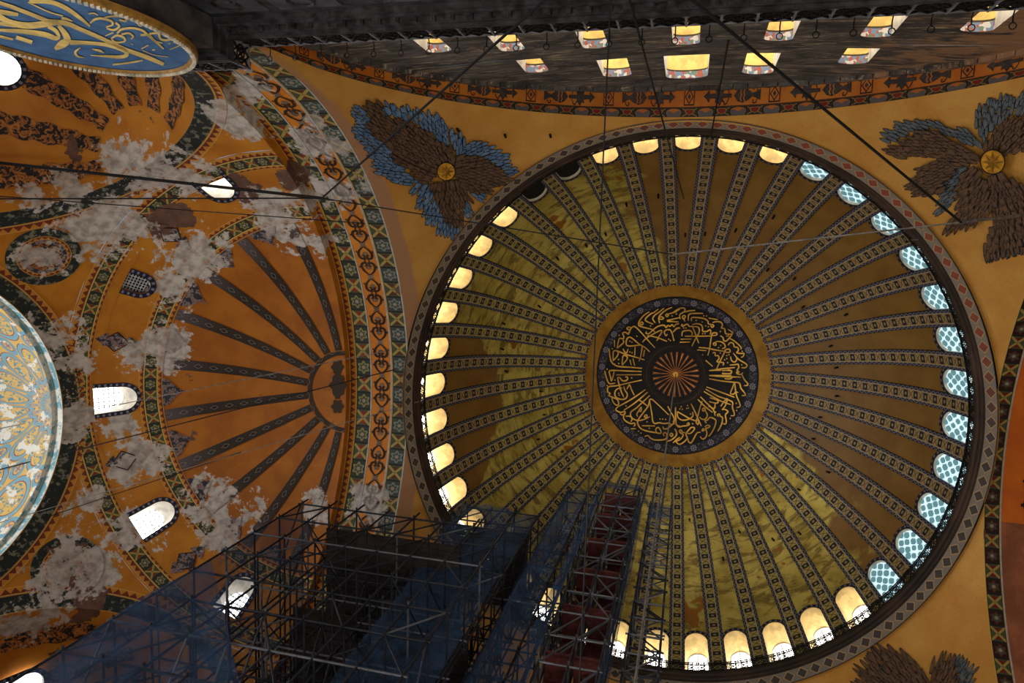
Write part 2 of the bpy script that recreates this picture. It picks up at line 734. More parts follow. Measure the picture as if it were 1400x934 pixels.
m = Mat('dark_leaf_arch_border', rough=0.7)
u, v = m.uv()
n = m.noise(3.4, 3, 0.6)
c = m.mix(n.step(0.52, 0.62), (30, 36, 36), (112, 112, 96))
c = m.mix((u - 0.5).abs().gt(0.45), c, (160, 116, 50))
weathered(m, c, 0.9)
M_LEAFB = m

m = Mat('half_dome_rib_paint', rough=0.65)
u, v = m.uv()
xx = u
yy = (v * 1.15).fract() * 2.0 - 1.0
d = (xx.abs() * 1.3 + yy.abs())
c = m.mix(d.lt(0.92), (52, 36, 22), (22, 23, 25))
c = m.mix((d - 0.55).abs().lt(0.1), c, (112, 98, 84))
c = m.mix(((v * 4.6).fract() - 0.5).abs().lt(0.2) * xx.abs().gt(0.45), c, (36, 34, 32))
c = m.mix(xx.abs().gt(0.9), c, (36, 26, 20))
x, y, z = m.pos()
c = m.mix((z * -1.0).step(-37.4, -35.4) * 0.4, c, (120, 112, 118))
weathered(m, c)
M_SRIB = m

m = Mat('blue_grey_arabesque_paint', rough=0.7)
n = m.noise(3.8, 3, 0.55)
c = m.mix(n.step(0.46, 0.52), (48, 46, 58), (128, 118, 118))
c = m.mix((n - 0.6).abs().lt(0.03), c, (120, 60, 40))
weathered(m, c, 0.8)
M_CART = m

m = Mat('conch_flame_paint', rough=0.7)
n = m.noise(3.2, 3, 0.5, dist=1.6)
c = m.mix(n.step(0.48, 0.53), (34, 31, 34), (176, 118, 56))
c = m.mix((n - 0.57).abs().lt(0.025), c, (124, 60, 30))
weathered(m, c, 0.7)
M_FLAME = m

m = Mat('apse_rosette_paint', rough=0.6)
u, v = m.uv()
cx = (u.fract() * 2.0 - 1.0)
cy = (v.fract() * 2.0 - 1.0)
rr = (cx * cx + cy * cy).sqrt()
ph = cy.atan2(cx)
n = m.noise(1.3, 7, 0.65)
n2 = m.noise(6.5, 3)
c = (214, 176, 96)
dots = (n2.step(0.52, 0.56)) * rr.lt(0.62)
c = m.mix(dots, c, (84, 140, 158))
c = m.mix((rr - 0.8).abs().lt(0.11), c, (116, 166, 184))
c = m.mix((rr - 0.69).abs().lt(0.025), c, (150, 84, 70))
c = m.mix((rr - 0.92).abs().lt(0.02), c, (150, 84, 70))
kx = ((u + 0.5).fract() * 2.0 - 1.0)
ky = ((v + 0.5).fract() * 2.0 - 1.0)
kr = (kx * kx + ky * ky).sqrt()
c = m.mix((kr - 0.36).abs().lt(0.09), c, (110, 160, 182))
c = m.mix((kr - 0.25).abs().lt(0.02), c, (150, 84, 70))
c = m.mix(kr.lt((ky.atan2(kx) * 6.0).cos() * 0.06 + 0.13), c, (130, 120, 150))
c = m.mix(n.step(0.56, 0.6), c, (224, 222, 214))
m.out(c)
M_APSE = m

m = Mat('apse_arch_blue_rim', rough=0.6)
n = m.noise(2.0, 6, 0.65)
u, v = m.uv()
c = m.mix(n.step(0.45, 0.56), (98, 152, 170), (216, 216, 208))
c = m.mix((u - 0.5).abs().gt(0.4), c, (206, 196, 170))
m.out(c)
M_ARIM = m

m = Mat('sooty_tympanum_stone', rough=0.85)
x, y, z = m.pos()
st = m.noise(1.0, 8, 0.62, vec=m.vec(x * 0.55, y * 0.5, z * 1.5), dist=0.8)
st2 = m.noise(2.2, 8, 0.7, vec=m.vec(x * 0.35, y, z * 2.4))
c = m.mix(st.step(0.35, 0.65), (64, 60, 60), (108, 102, 98))
c = m.mix(st2.step(0.54, 0.66), c, (184, 164, 136))
c = m.mix((x * 0.05 + st * 1.2).step(0.98, 1.15) * 0.7, c, (170, 126, 88))
m.out(c)
m.bump(st2, 0.4, 0.1)
M_STONE = m

m = Mat('dark_carved_marble', rough=0.6)
n = m.noise(2.4, 8, 0.65)
m.out(m.mix(n.step(0.35, 0.7), (26, 26, 30), (66, 66, 72)))
m.bump(n, 0.3, 0.05)
M_MARBLE = m
M_MARBLE2 = plain('grey_marble_slab', (64, 68, 78), 0.5, var=0.3, scale=1.2)
M_IRON = plain('black_iron', (22, 22, 26), 0.5, 0.4)
M_GREYIRON = plain('worn_grey_iron', (116, 118, 128), 0.5, 0.1)

m = Mat('pale_diamond_ring', rough=0.65)
u, v = m.uv()
x, y, z = m.pos()
xx = u.fract() * 2.0 - 1.0
yy = v * 2.0 - 1.0
d = xx.abs() + yy.abs()
red = (y.atan2(x) + 0.95).cos().step(0.6, 0.85)
gc = (132, 122, 114)
fill = m.mix(red, (70, 64, 66), (140, 70, 56))
c = m.mix(d.lt(0.72), gc, fill)
c = m.mix((d - 0.82).abs().lt(0.09), c, (176, 150, 104))
c = m.mix(yy.abs().gt(0.88), c, (42, 38, 38))
m.out(c)
M_PALER = m
M_MOULD = plain('brown_black_moulding', (52, 38, 30), 0.55, var=0.35, scale=0.35)
M_MOTIF = plain('slate_painted_motif', (62, 54, 52), 0.7, var=0.2)
M_MOTIFD = plain('dark_outline_paint', (34, 24, 20), 0.7, var=0.2)
m = Mat('arabesque_paint', rough=0.7)
m.pos()
weathered(m, m.mix(m.noise(1.0, 4).step(0.35, 0.65), (30, 19, 14), (56, 40, 28)), 0.5)
M_ARAB = m
m = Mat('grey_leaf_paint', rough=0.7)
m.pos()
weathered(m, m.mix(m.noise(1.5, 4).step(0.35, 0.65), (92, 84, 76), (116, 106, 96)), 0.5)
M_ARABG = m
M_EARAB = plain('dark_red_arabesque', (46, 22, 16), 0.7)
m = Mat('bare_pink_plaster', rough=0.85)
x, y, z = m.pos()
n = m.noise(0.7, 8, 0.65)
m.out(m.mix(n.step(0.35, 0.65), (132, 80, 56), (170, 104, 72)))
M_PINK = m
M_FLOOR = plain('pale_marble_floor', (150, 146, 140), 0.4, var=0.12, scale=0.5)
M_WALL = plain('aisle_plaster_wall', (140, 116, 86), 0.85, var=0.15, scale=0.4)
M_PIER = plain('dark_pier_marble', (70, 66, 68), 0.5, var=0.35, scale=0.8)

# ------------------------------------------------------------------ arched openings


def arch_path(cx, w, v0, vs, n=14, asp=1.0):
    """outline of an arched opening in a (u, v) chart: sill left, up, round the head, down. asp = u units per v unit"""
    L = [(cx - w, v) for v in np.linspace(v0, vs, 5)[:-1]]
    A = [(cx - w * math.cos(t), vs + w / asp * math.sin(t)) for t in np.linspace(0, PI, n + 1)]
    Rr = [(cx + w, v) for v in np.linspace(vs, v0, 5)[1:]]
    return np.array(L + A + Rr)


def holed(rect, path, cx, vs, K=4):
    """2d verts and faces of a rectangle with an arched hole (path)"""
    u0, u1, v0, v1 = rect
    a, b = path, []
    corner = []
    for (u, v) in path:
        if v <= vs + 1e-9:
            b.append((u0 if u < cx else u1, v))
        else:
            d = np.array([u - cx, v - vs])
            ts = []
            if d[1] > 1e-9:
                ts.append((v1 - vs) / d[1])
            if abs(d[0]) > 1e-9:
                ts.append(((u1 if d[0] > 0 else u0) - cx) / d[0])
            t = min(ts)
            b.append((cx + d[0] * t, vs + d[1] * t))
    b = np.array(b)
    # snap the points nearest the corners on to them
    for c in ((u0, v1), (u1, v1)):
        i = np.argmin(((b - np.array(c)) / np.array([u1 - u0, v1 - v0]) ** 1).__pow__(2).sum(1))
        b[i] = c
    n = len(a)
    V = np.concatenate([a + (b - a) * t for t in np.linspace(0, 1, K + 1)])
    F = [(k * n + i, k * n + i + 1, (k + 1) * n + i + 1, (k + 1) * n + i) for k in range(K) for i in range(n - 1)]
    # apron below the sill
    if path[0][1] > v0 + 1e-6:
        us = np.concatenate([np.linspace(u0, path[0][0], 3), np.linspace(path[0][0], path[-1][0], 5)[1:-1], np.linspace(path[-1][0], u1, 3)])
        vv = np.linspace(v0, path[0][1], 4)
        o = len(V)
        V = np.concatenate([V, np.array([(u, v) for u in us for v in vv])])
        m = len(vv)
        F += [(o + i * m + j, o + (i + 1) * m + j, o + (i + 1) * m + j + 1, o + i * m + j + 1) for i in range(len(us) - 1) for j in range(m - 1)]
    return V, F


WIN = [0]


def window_unit(path3, outdir, depth, mats, label, cat='window', group=None, shrink=0.94, pane_t=1.0, bars=None, surround=None, end=''):
    """window_<n>: reveal running outward from the opening, glass pane and glazing bars"""
    WIN[0] += 1
    P = np.asarray(path3)
    base = (P[0] + P[-1]) / 2
    root = empty('window_%d%s' % (WIN[0], end), base)
    tag(root, label, cat, group, 'structure')
    c = P.mean(0)
    outdir = np.asarray(outdir, float)
    Q = P - base
    cc = c - base
    end = cc + (Q - cc) * shrink + outdir * depth
    n = len(P)
    acc = np.r_[0, np.cumsum(np.linalg.norm(np.diff(P, axis=0), axis=1))]
    ring0, ring1 = np.vstack([Q, Q[:1]]), np.vstack([end, end[:1]])
    u = np.r_[acc, acc[-1] + np.linalg.norm(P[0] - P[-1])]
    K = 5
    V = np.concatenate([ring0 + (ring1 - ring0) * t for t in np.linspace(0, 1, K + 1)])
    UV = np.concatenate([np.c_[u, np.full(n + 1, t)] for t in np.linspace(0, 1, K + 1)])
    F = [(k * (n + 1) + i, k * (n + 1) + i + 1, (k + 1) * (n + 1) + i + 1, (k + 1) * (n + 1) + i) for k in range(K) for i in range(n)]
    mi = [1 if (len(mats) > 3 and (i < 4 or i >= n - 5)) else 0 for k in range(K) for i in range(n)]
    obj('reveal', make_mesh('reveal', V, F, [mats[0], mats[3]] if len(mats) > 3 else mats[0], UV, mi), root)
    pt = Q + (end - Q) * pane_t
    pm = np.vstack([pt, [pt.mean(0)]])
    obj('pane', make_mesh('pane', pm, [(i, (i + 1) % n, n) for i in range(n)], mats[1]), root)
    # chart of the pane
    e1 = pt[-1] - pt[0]
    wid = np.linalg.norm(e1)
    e1 = e1 / wid
    top = pt[n // 2]
    e2 = top - (pt[0] + pt[-1]) / 2
    hgt = np.linalg.norm(e2)
    e2 = e2 / hgt
    o = (pt[0] + pt[-1]) / 2 - outdir * 0.05
    if bars == 'lights':
        mb = MB()
        for i in range(len(pt)):
            mb.bar(pt[i] - outdir * 0.04, pt[(i + 1) % n] - outdir * 0.04, 0.16, 0.1)
        for k in (-0.25, 0, 0.25):
            mb.bar(o + e1 * k * wid, o + e1 * k * wid + e2 * hgt * (0.97 if k == 0 else 0.85), 0.07, 0.05)
        mb.bar(o - e1 * wid * .5 + e2 * hgt * .45, o + e1 * wid * .5 + e2 * hgt * .45, 0.05, 0.05)
        mb.build('glazing_bars', M_FRAME, root)
    elif bars == 'grid':
        mb = MB()
        for k in np.linspace(-0.5, 0.5, 7)[1:-1]:
            mb.bar(o + e1 * k * wid, o + e1 * k * wid + e2 * hgt * (0.98 - 0.45 * abs(k)), 0.05, 0.04)
        for k in np.linspace(0, 0.9, 8):
            mb.bar(o - e1 * wid * .5 + e2 * hgt * k, o + e1 * wid * .5 + e2 * hgt * k, 0.05, 0.04)
        mb.build('glazing_bars', mats[2] if len(mats) > 2 else M_FRAME, root)
    elif bars == 'cells':
        V, F = [], []
        rg_ = random.Random(WIN[0])
        for a in range(-4, 5):
            for b in range(-1, 12):
                x = (a + (0.5 if b % 2 else 0)) * 0.56 + rg_.uniform(-.03, .03)
                y = 0.1 + b * 0.36 + rg_.uniform(-.03, .03)
                s = 0.19 + rg_.uniform(-.02, .03)
                q = np.array([(x - s, y), (x - s * .35, y - s * 1.15), (x + s * .35, y - s * 1.15), (x + s, y), (x + s * .35, y + s * 1.15), (x - s * .35, y + s * 1.15)])
                lim = wid * 0.5 * (1 if y < hgt - wid * .5 else math.sqrt(max(0, 1 - ((y - (hgt - wid * .5)) / (wid * .5)) ** 2)))
                if abs(x) + s * .7 > lim or y < 0:
                    continue
                k = len(V)
                V += [o + e1 * p[0] + e2 * p[1] for p in q]
                F.append(tuple(range(k, k + 6)))
        if V:
            obj('glass_pieces', make_mesh('glass_pieces', V, F, M_CELL), root)
    if surround:
        w_, proud = surround
        c2 = c
        up = P[n // 2] - c
        V, UV = [], []
        nn = np.cross(P[-1] - P[0], P[n // 2] - P[0])
        nn /= np.linalg.norm(nn)
        if nn @ outdir > 0:
            nn = -nn
        for i in range(n):
            t = P[min(i + 1, n - 1)] - P[max(i - 1, 0)]
            sd = np.cross(t, nn)
            sd /= np.linalg.norm(sd)
            if sd @ (P[i] - c) < 0:
                sd = -sd
            for k in (0, 1):
                V.append(Q[i] + sd * w_ * k + nn * proud)
                UV.append((acc[i], k))
        F = [(2 * i, 2 * i + 1, 2 * i + 3, 2 * i + 2) for i in range(n - 1)]
        obj('surround', make_mesh('surround', V, F, M_SURR, UV), root)
    return root


# ------------------------------------------------------------------ floor and the outer walls of the nave
fl = obj('floor', make_mesh('floor', [(-46, -24, 0), (34, -24, 0), (34, 24, 0), (-46, 24, 0)], [(0, 1, 2, 3)], M_FLOOR))
tag(fl, 'pale marble paving of the nave floor', 'floor', kind='structure')
for nm, a, b, lab in (('wall_aisle_one', (-46, -24), (34, -24), 'plastered outer wall of the aisle beyond the tympanum'), ('wall_aisle_two', (34, 24), (-46, 24), 'plastered outer wall of the aisle behind the scaffolding'),
                      ('wall_end', (34, -24), (34, 24), 'plastered end wall facing the apse'), ('wall_apse_end', (-46, 24), (-46, -24), 'plastered outer wall behind the apse')):
    zt_ = 42 if nm == 'wall_end' else 24.2
    o = obj(nm, make_mesh(nm, [(a[0], a[1], 0), (b[0], b[1], 0), (b[0], b[1], zt_), (a[0], a[1], zt_)], [(0, 1, 2, 3)], M_WALL))
    tag(o, lab, 'wall', kind='structure')

# ------------------------------------------------------------------ main dome


def dome_pt(th, el, off=0.0):
    r = DR - off
    return np.stack([r * np.cos(el) * np.cos(th), r * np.cos(el) * np.sin(th), DC[2] + r * np.sin(el)], -1)


def el_z(z):
    return np.arcsin(np.clip((np.asarray(z, float) - DC[2]) / DR, -1, 1))


EL_IN = math.acos(6.95 / DR)
dome = empty('dome', (0, 0, 0))
dome.scale = (SX, SY, 1)
tag(dome, 'great ribbed dome of gold mosaic with calligraphy medallion at its crown', 'dome', kind='structure')

# one panel (with its window opening) and one rib, copied round the dome
HW = 2.72                                            # half width of the opening, degrees
ZS, ZSP, ZT = 41.35, 44.35, 45.9
path = arch_path(0.0, HW, ZS, ZSP, 14, asp=HW / 0.74)
V2, F2 = holed((-4.5, 4.5, 40.9, ZT), path, 0.0, ZSP, 3)


def chart(P2):
    P2 = np.asarray(P2, float)
    return dome_pt(np.radians(P2[:, 0]), el_z(P2[:, 1]))


V = chart(V2)
els = np.linspace(float(el_z(ZT)), EL_IN, 26)
us = np.linspace(-4.5, 4.5, 7)
o0 = len(V)
g = np.array([(u, e) for u in us for e in els])
V = np.concatenate([V, dome_pt(np.radians(g[:, 0]), g[:, 1])])
mm = len(els)
F = list(F2) + [(o0 + i * mm + j, o0 + (i + 1) * mm + j, o0 + (i + 1) * mm + j + 1, o0 + i * mm + j + 1) for i in range(len(us) - 1) for j in range(mm - 1)]
panel_me = make_mesh('panel', V, F, M_DOME, smooth=True)

els = np.linspace(float(el_z(41.1)), EL_IN + 0.005, 40)
prof = [(-1.0, 0.0), (-1.0, 0.13), (-0.6, 0.15), (0.6, 0.15), (1.0, 0.13), (1.0, 0.0)]
V, UV = [], []
for e in els:
    f = (e - els[0]) / (els[-1] - els[0])
    hw = (0.52 * (1 - f) + 0.43 * f) / (DR * math.cos(e))
    for u, h in prof:
        V.append(dome_pt(np.array(u * hw), np.array(e), h))
        UV.append((u, e * DR))
n = len(prof)
F = [(i * n + j, (i + 1) * n + j, (i + 1) * n + j + 1, i * n + j + 1) for i in range(len(els) - 1) for j in range(n - 1)]
rib_me = make_mesh('rib', V, F, M_RIB, UV)
for k in range(40):
    p_ = obj('panel', panel_me, dome)
    p_.rotation_euler.z = RAD(9 * k)
    r_ = obj('rib', rib_me, dome)
    r_.rotation_euler.z = RAD(9 * k + 4.5)

# scalloped border, gold ring, medallion
th = np.linspace(0, 2 * PI, 481)


def annulus(name, r0, r1, off, mat, parent, nr=4, cells=None, th=th, wob=None):
    def fn(T, W):
        r = r0 + (r1 - r0) * W
        if wob is not None:
            r = r + wob(T)
        return dome_pt(T, np.arccos(np.clip(r / DR, 0, 1)), off)
    return grid(name, th, np.linspace(0, 1, nr), fn, mat, (lambda T, W: (T / (2 * PI) * (cells or 1), W)), parent)


def scal(T):
    return 0.16 * np.abs(np.sin(T * 40 / 2.0))


annulus('gold_ring', 5.95, 7.3, 0.02, M_GRING, dome, 4)
annulus('scallop_border', 6.78, 6.98, 0.10, M_SCALLOP, dome, 2, 40, wob=scal)
med = annulus('medallion', 0.02, 5.98, 0.05, M_BLACK, dome, 8)
annulus('star_border', 5.32, 5.93, 0.10, M_STARS, med, 3, 52)
annulus('bronze_ring', 1.95, 2.5, 0.14, M_DARKRING, med, 3)
annulus('bronze_bead', 2.18, 2.26, 0.2, M_MOULD, med, 2)
mb = MB()
for k in range(24):
    a = 2 * PI * k / 24
    hw = 0.05
    q = []
    for r, wd in ((0.18, 0.016), (1.0, 0.035), (1.66, 0.075), (1.8, 0.085), (1.68, 0.0)):
        q.append((r, wd))
    pts = [(r, wd) for r, wd in q] + [(r, -wd) for r, wd in reversed(q)]
    P = [dome_pt(np.array(a + wd / r), np.array(math.acos(r / DR)), 0.11) for r, wd in pts]
    mb.add(P, [tuple(range(len(P)))])
mb.build('sunburst', M_RAYS, med)
annulus('sunburst_hub', 0.05, 0.2, 0.16, M_LETTER, med, 3)

# lettering of the medallion, traced stroke by stroke
Q1 = [[(575,180),(510,225),(465,280),(450,320),(460,345),(520,365),(600,385),(640,415)],[(680,150),(620,195),(600,200),(540,250),(530,280),(560,300),(620,325)],[(745,140),(690,185),(640,220),(615,265),(645,310)],
[(840,130),(780,155),(725,195),(690,235),(685,270),(695,315)],[(690,245),(720,240),(740,255),(720,270),(690,262)],[(930,150),(870,185),(800,205)],[(925,250),(870,262),(780,287),(850,295),(915,300)],
[(920,320),(880,330),(860,355),(840,330),(815,350),(790,340),(770,365),(750,340),(710,340),(660,360),(610,400),(570,435),(535,430),(545,410)],[(495,535),(540,490),(620,440),(700,400),(720,410),(705,445),(685,470),(672,505),(655,515)],
[(550,460),(600,465),(680,485),(780,525)],[(640,600),(580,535),(510,455),(440,380),(400,352),(365,370),(345,410),(330,440),(300,420),(265,430),(280,470),(270,495),(230,490),(215,530),(200,605)],
[(365,385),(335,390),(315,375),(335,358),(360,365)],[(270,505),(275,540),(230,580),(200,605)],[(580,645),(530,600),(450,550),(390,500),(345,475),(315,500),(305,545),(320,575),(380,578),(440,570),(490,575),(485,640),(470,715),(455,755)],
[(110,610),(115,680),(130,750),(160,790),(180,785)],[(520,740),(440,715),(300,675),(200,635),(160,640),(155,690),(155,750)],[(155,750),(200,700),(215,660),(200,640)],[(270,610),(285,640),(310,660),(330,610)],
[(260,800),(262,740),(275,690),(315,700),(315,735),(260,800)],[(170,800),(230,818),(350,825),(490,838)],[(485,875),(300,868),(140,862),(110,880),(125,930)],[(190,913),(485,912)],
[(860,520),(845,450),(820,395),(780,390),(750,410),(755,440),(770,460),(785,440)],[(855,410),(890,375),(930,365)],[(55,870),(75,930)],[(465,317),(485,300),(503,317),(485,335),(465,317)],[(762,222),(780,206),(796,222),(780,238),(762,222)],
[(170,510),(172,590)],[(410,590),(405,690)],[(350,740),(365,800)],[(385,725),(405,805)],[(520,625),(505,700)]]
D1 = [(590,347),(430,465),(225,455),(350,522),(372,535),(145,610),(350,648),(375,657),(218,735),(220,782),(85,848),(800,500),(820,515),(890,208),(840,230)]
Q2 = [[(0,190),(60,150),(115,135),(140,150),(130,180),(80,215),(85,265)],[(130,185),(190,170),(260,165)],[(125,220),(145,235),(125,265),(110,240),(125,220)],[(125,260),(140,295)],[(350,200),(270,200),(200,205),(180,230),(178,285)],
[(215,290),(220,250),(280,248),(360,260),(405,290),(410,320),(440,325)],[(438,345),(455,328),(474,345),(455,362),(438,345)],[(460,305),(510,295),(560,305),(575,340),(560,365)],[(560,370),(600,380),(610,430),(640,440),(680,440),(690,420),(640,385)],
[(690,445),(660,480),(620,520),(590,515),(580,480),(550,460)],[(660,490),(720,525),(770,570),(800,605)],[(640,570),(665,540),(700,550),(715,590),(750,595),(760,630),(740,655),(790,665),(825,665),(815,700),(790,710)],
[(405,690),(425,610),(440,510),(455,440),(480,425),(510,430),(505,450),(460,460)],[(300,595),(400,605),(500,625),(590,640)],[(505,850),(545,760),(590,670),(610,625),(650,615),(665,640),(640,655),(605,645)],
[(220,580),(260,500),(300,430),(305,380),(280,355),(230,355)],[(230,360),(255,420),(275,480),(300,545)],[(225,330),(280,320),(330,335),(345,370),(345,405),(390,410),(430,390),(440,415),(430,445)],[(105,465),(110,415),(150,400),(200,400),(225,430),(215,460)],
[(140,465),(280,465),(440,462)],[(115,325),(100,335),(115,350),(140,335),(170,325),(190,350),(230,350)],[(0,420),(50,375),(85,375)],[(0,470),(15,515)],[(480,575),(470,550),(495,540),(500,565),(485,575)],[(500,525),(560,530),(600,560),(605,595),(570,610)],
[(700,660),(760,730),(840,780),(860,805),(840,830),(795,830)],[(670,700),(680,745),(715,765),(740,740),(740,710)],[(660,800),(720,795),(755,790),(765,830),(745,860),(770,880),(740,895)],[(420,865),(560,845),(720,828)],
[(570,865),(640,862),(680,870),(670,895),(620,900),(570,900)],[(420,920),(680,920)],[(460,660),(490,655),(490,690),(525,690),(535,725),(510,760),(545,765),(590,775),(580,805)],[(380,745),(460,815)],[(415,255),(520,272)],[(90,500),(215,498)],[(80,535),(200,532)],[(280,625),(390,632)]]
D2 = [(40,205),(270,282),(340,300),(358,228),(390,230),(380,345),(412,355),(345,435),(372,435),(550,410),(625,465),(645,460),(555,572),(530,598),(550,660),(625,690),(650,680),(625,725),(600,740),(635,772),(800,798),(345,680),(790,612),(805,640),(125,370),(150,370)]
Q3 = [[(60,20),(75,90),(110,165),(180,160)],[(480,25),(300,18),(140,15),(110,30),(125,90),(135,135),(155,80),(165,30)],[(190,65),(485,62)],[(490,125),(350,155),(200,190),(110,200),(90,230),(95,265),(120,280),(105,305),(150,325),(200,350),(220,390),(210,415),(180,410),(150,370),(140,330)],
[(205,95),(225,180),(250,260),(280,325)],[(205,95),(235,100),(260,130),(290,135),(320,120),(320,90),(295,90)],[(260,215),(200,230),(175,270),(185,320),(240,348),(300,340),(320,290),(290,240),(280,200)],[(400,300),(370,240),(345,180),(315,230)],
[(530,235),(440,300),(330,370),(210,435)],[(210,435),(185,470),(240,500),(290,490),(290,520),(260,530),(235,515)],[(555,265),(470,340),(380,410),(280,475)],[(290,500),(275,560),(300,600),(360,630),(400,625),(410,650),(390,660)],
[(580,305),(510,370),(430,445),(360,500),(370,560),(440,595),(520,580),(580,550)],[(455,355),(500,385),(550,425)],[(300,545),(350,545),(375,575),(360,610)],[(800,530),(740,470),(660,395),(590,345),(560,430),(500,510),(450,580),(440,630),(480,690),(560,720),(650,735),(700,745),(710,720),(680,675),(650,695),(660,735)],
[(575,350),(590,430),(605,520),(615,600),(640,630),(690,620),(740,630),(800,625),(830,640)],[(790,430),(820,490),(860,560),(860,620),(820,660),(780,690),(740,690),(735,665)],[(880,440),(882,560),(890,640),(930,660)],
[(520,780),(560,770),(590,800),(640,820),(720,820),(770,805),(780,760),(760,735),(735,750),(750,775)],[(770,840),(830,820),(880,780),(890,730),(870,700)],[(812,760),(830,742),(848,760),(830,780),(812,760)],[(850,855),(900,810),(930,790)],[(440,550),(430,520),(455,480),(480,440),(480,485),(460,490)],
[(520,535),(545,530),(545,555),(520,555),(520,535)],[(490,655),(640,658)],[(360,690),(420,690)]]
D3 = [(370,100),(175,125),(85,190),(305,425),(700,578),(730,578),(765,582),(550,610),(575,685),(450,720),(478,740),(220,278),(225,300)]
Q4 = [[(420,15),(560,12)],[(570,45),(640,50),(675,45),(680,20),(640,0)],[(420,72),(600,85),(790,90)],[(600,110),(660,112),(690,95)],[(420,110),(560,135),(700,150),(770,160),(790,220),(830,270),(840,300),(800,305)],[(800,60),(830,120),(865,160),(865,185),(825,190)],[(750,20),(740,45),(780,60),(815,40)],
[(665,275),(690,220),(715,160),(725,230),(740,310),(770,380),(780,430),(740,445)],[(665,280),(700,290),(730,265),(760,270)],[(390,205),(500,245),(610,285),(715,325)],[(380,230),(520,310),(600,340),(690,380),(690,440),(710,500),(710,535),(670,540)],[(360,258),(450,310),(560,370),(670,410)],
[(555,430),(590,380),(630,340),(610,420),(570,470)],[(570,470),(600,465),(640,490),(610,530),(620,600),(610,635),(580,630)],[(530,550),(515,530),(540,520),(550,545),(575,560),(570,620),(545,680),(520,720)],[(320,320),(390,390),(470,470),(490,540)],[(290,350),(370,430),(460,500)],
[(430,330),(480,345),(520,360),(520,390),(480,390),(420,375)],[(490,400),(480,455),(410,425)],[(340,370),(310,460),(285,560),(270,610),(290,640),(300,610),(285,590)],[(210,400),(250,480),(290,570),(330,660)],[(340,470),(355,450),(375,470),(350,485),(340,470)],[(375,480),(400,530),(380,575),(340,580),(310,555)],
[(30,440),(30,560),(40,640),(70,670),(110,660),(160,655),(190,640),(180,620),(160,640)],[(50,490),(120,530),(200,575),(280,605)],[(50,500),(60,560),(110,590),(180,580),(230,545),(230,495)],[(390,625),(370,600),(400,590),(430,560),(470,570),(500,600),(480,680),(440,750),(415,780)],
[(340,700),(355,690),(360,710),(340,715),(340,700)],[(370,670),(400,650),(430,660),(410,680),(380,690),(395,740),(380,790),(345,810),(315,780)],[(320,730),(280,740),(250,790),(215,850),(185,845),(170,800)],[(150,740),(200,745),(240,710),(250,680),(215,675),(180,710),(150,750),(165,800),(120,850),(70,870),(30,835)],
[(30,840),(90,810),(120,760),(90,740),(75,715),(95,705),(110,730),(140,735)],[(0,800),(40,770),(40,720),(20,690)],[(0,600),(20,640)]]
D4 = [(735,395),(740,478),(665,570),(80,460),(110,465),(97,435),(170,420),(180,450),(160,455),(230,632),(497,497),(205,520)]
k8 = 934 / 110.0
V, F = [], []
for strokes, dots, ox, oy in ((Q1, D1, 820, 405), (Q2, D2, 920, 405), (Q3, D3, 820, 505), (Q4, D4, 920, 505)):
    for st in strokes:
        p = smooth_line(np.array(st) / k8 + (ox, oy), 4)
        tt = np.linspace(0, 1, len(p))
        v, f = ribbon2(p, 1.35 + 0.6 * np.sin(tt * PI))
        F += [tuple(i + len(V) for i in q) for q in f]
        V += v.tolist()
    for d in dots:
        c = np.array(d) / k8 + (ox, oy)
        F.append(tuple(range(len(V), len(V) + 4)))
        V += [(c + np.array(e)).tolist() for e in ((-1.15, 0), (0, -1.15), (1.15, 0), (0, 1.15))]
P3 = on_sphere(np.array(V), DC, DR - 0.16) / np.array([SX, SY, 1])
obj('lettering', make_mesh('lettering', P3, F, M_LETTER), med)

# small iron pegs left in the panels
pg = random.Random(5)
pm_ = None
for k in range(40):
    th_, e_ = RAD(9 * k + pg.uniform(-1.2, 1.2)), RAD(pg.uniform(36, 52))
    a_, b_ = dome_pt(np.array(th_), np.array(e_)), dome_pt(np.array(th_), np.array(e_), 0.3)
    if pm_ is None:
        q = MB()
        q.tube([(0, 0, 0), (0, 0, 0.32)], 0.075, 6)
        o = q.build('iron_peg', M_IRON, dome)
        pm_ = o.data
    else:
        o = obj('iron_peg', pm_, dome)
    o.location = a_
    o.rotation_euler = Vector(b_ - a_).to_track_quat('Z', 'Y').to_euler()

# windows of the dome
for k in range(40):
    a = 9 * k if 9 * k <= 180 else 9 * k - 360
    R3 = np.array([[math.cos(RAD(a)), -math.sin(RAD(a)), 0], [math.sin(RAD(a)), math.cos(RAD(a)), 0], [0, 0, 1]])
    P = (chart(path) @ R3.T) * np.array([SX, SY, 1])
    od = np.array([math.cos(RAD(a)), math.sin(RAD(a)), 0.0])
    sur = (0.2, 0.06)
    gname = 'windows around the foot of the dome'
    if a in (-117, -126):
        window_unit(P, od, 0.12, (M_WREVEAL, M_DARKPANE), 'blacked out arched window at the foot of the dome', group='blacked out dome windows', surround=sur)
    elif -66 <= a <= 42:
        window_unit(P, od, 0.16, (M_WREVEAL, M_PALE), 'arched dome window of teal glass pieces in pale frosted lattice', group='frosted lattice windows of the dome', bars='cells', surround=sur, shrink=0.99)
    else:
        window_unit(P, od, 1.45, (M_REVEAL, M_DAY), 'arched dome window with a deep cream plaster reveal and white daylight', group='deep cream windows of the dome', bars='lights' if 40 < a < 140 else None, surround=sur)

# ------------------------------------------------------------------ cornice and railing at the foot of the dome


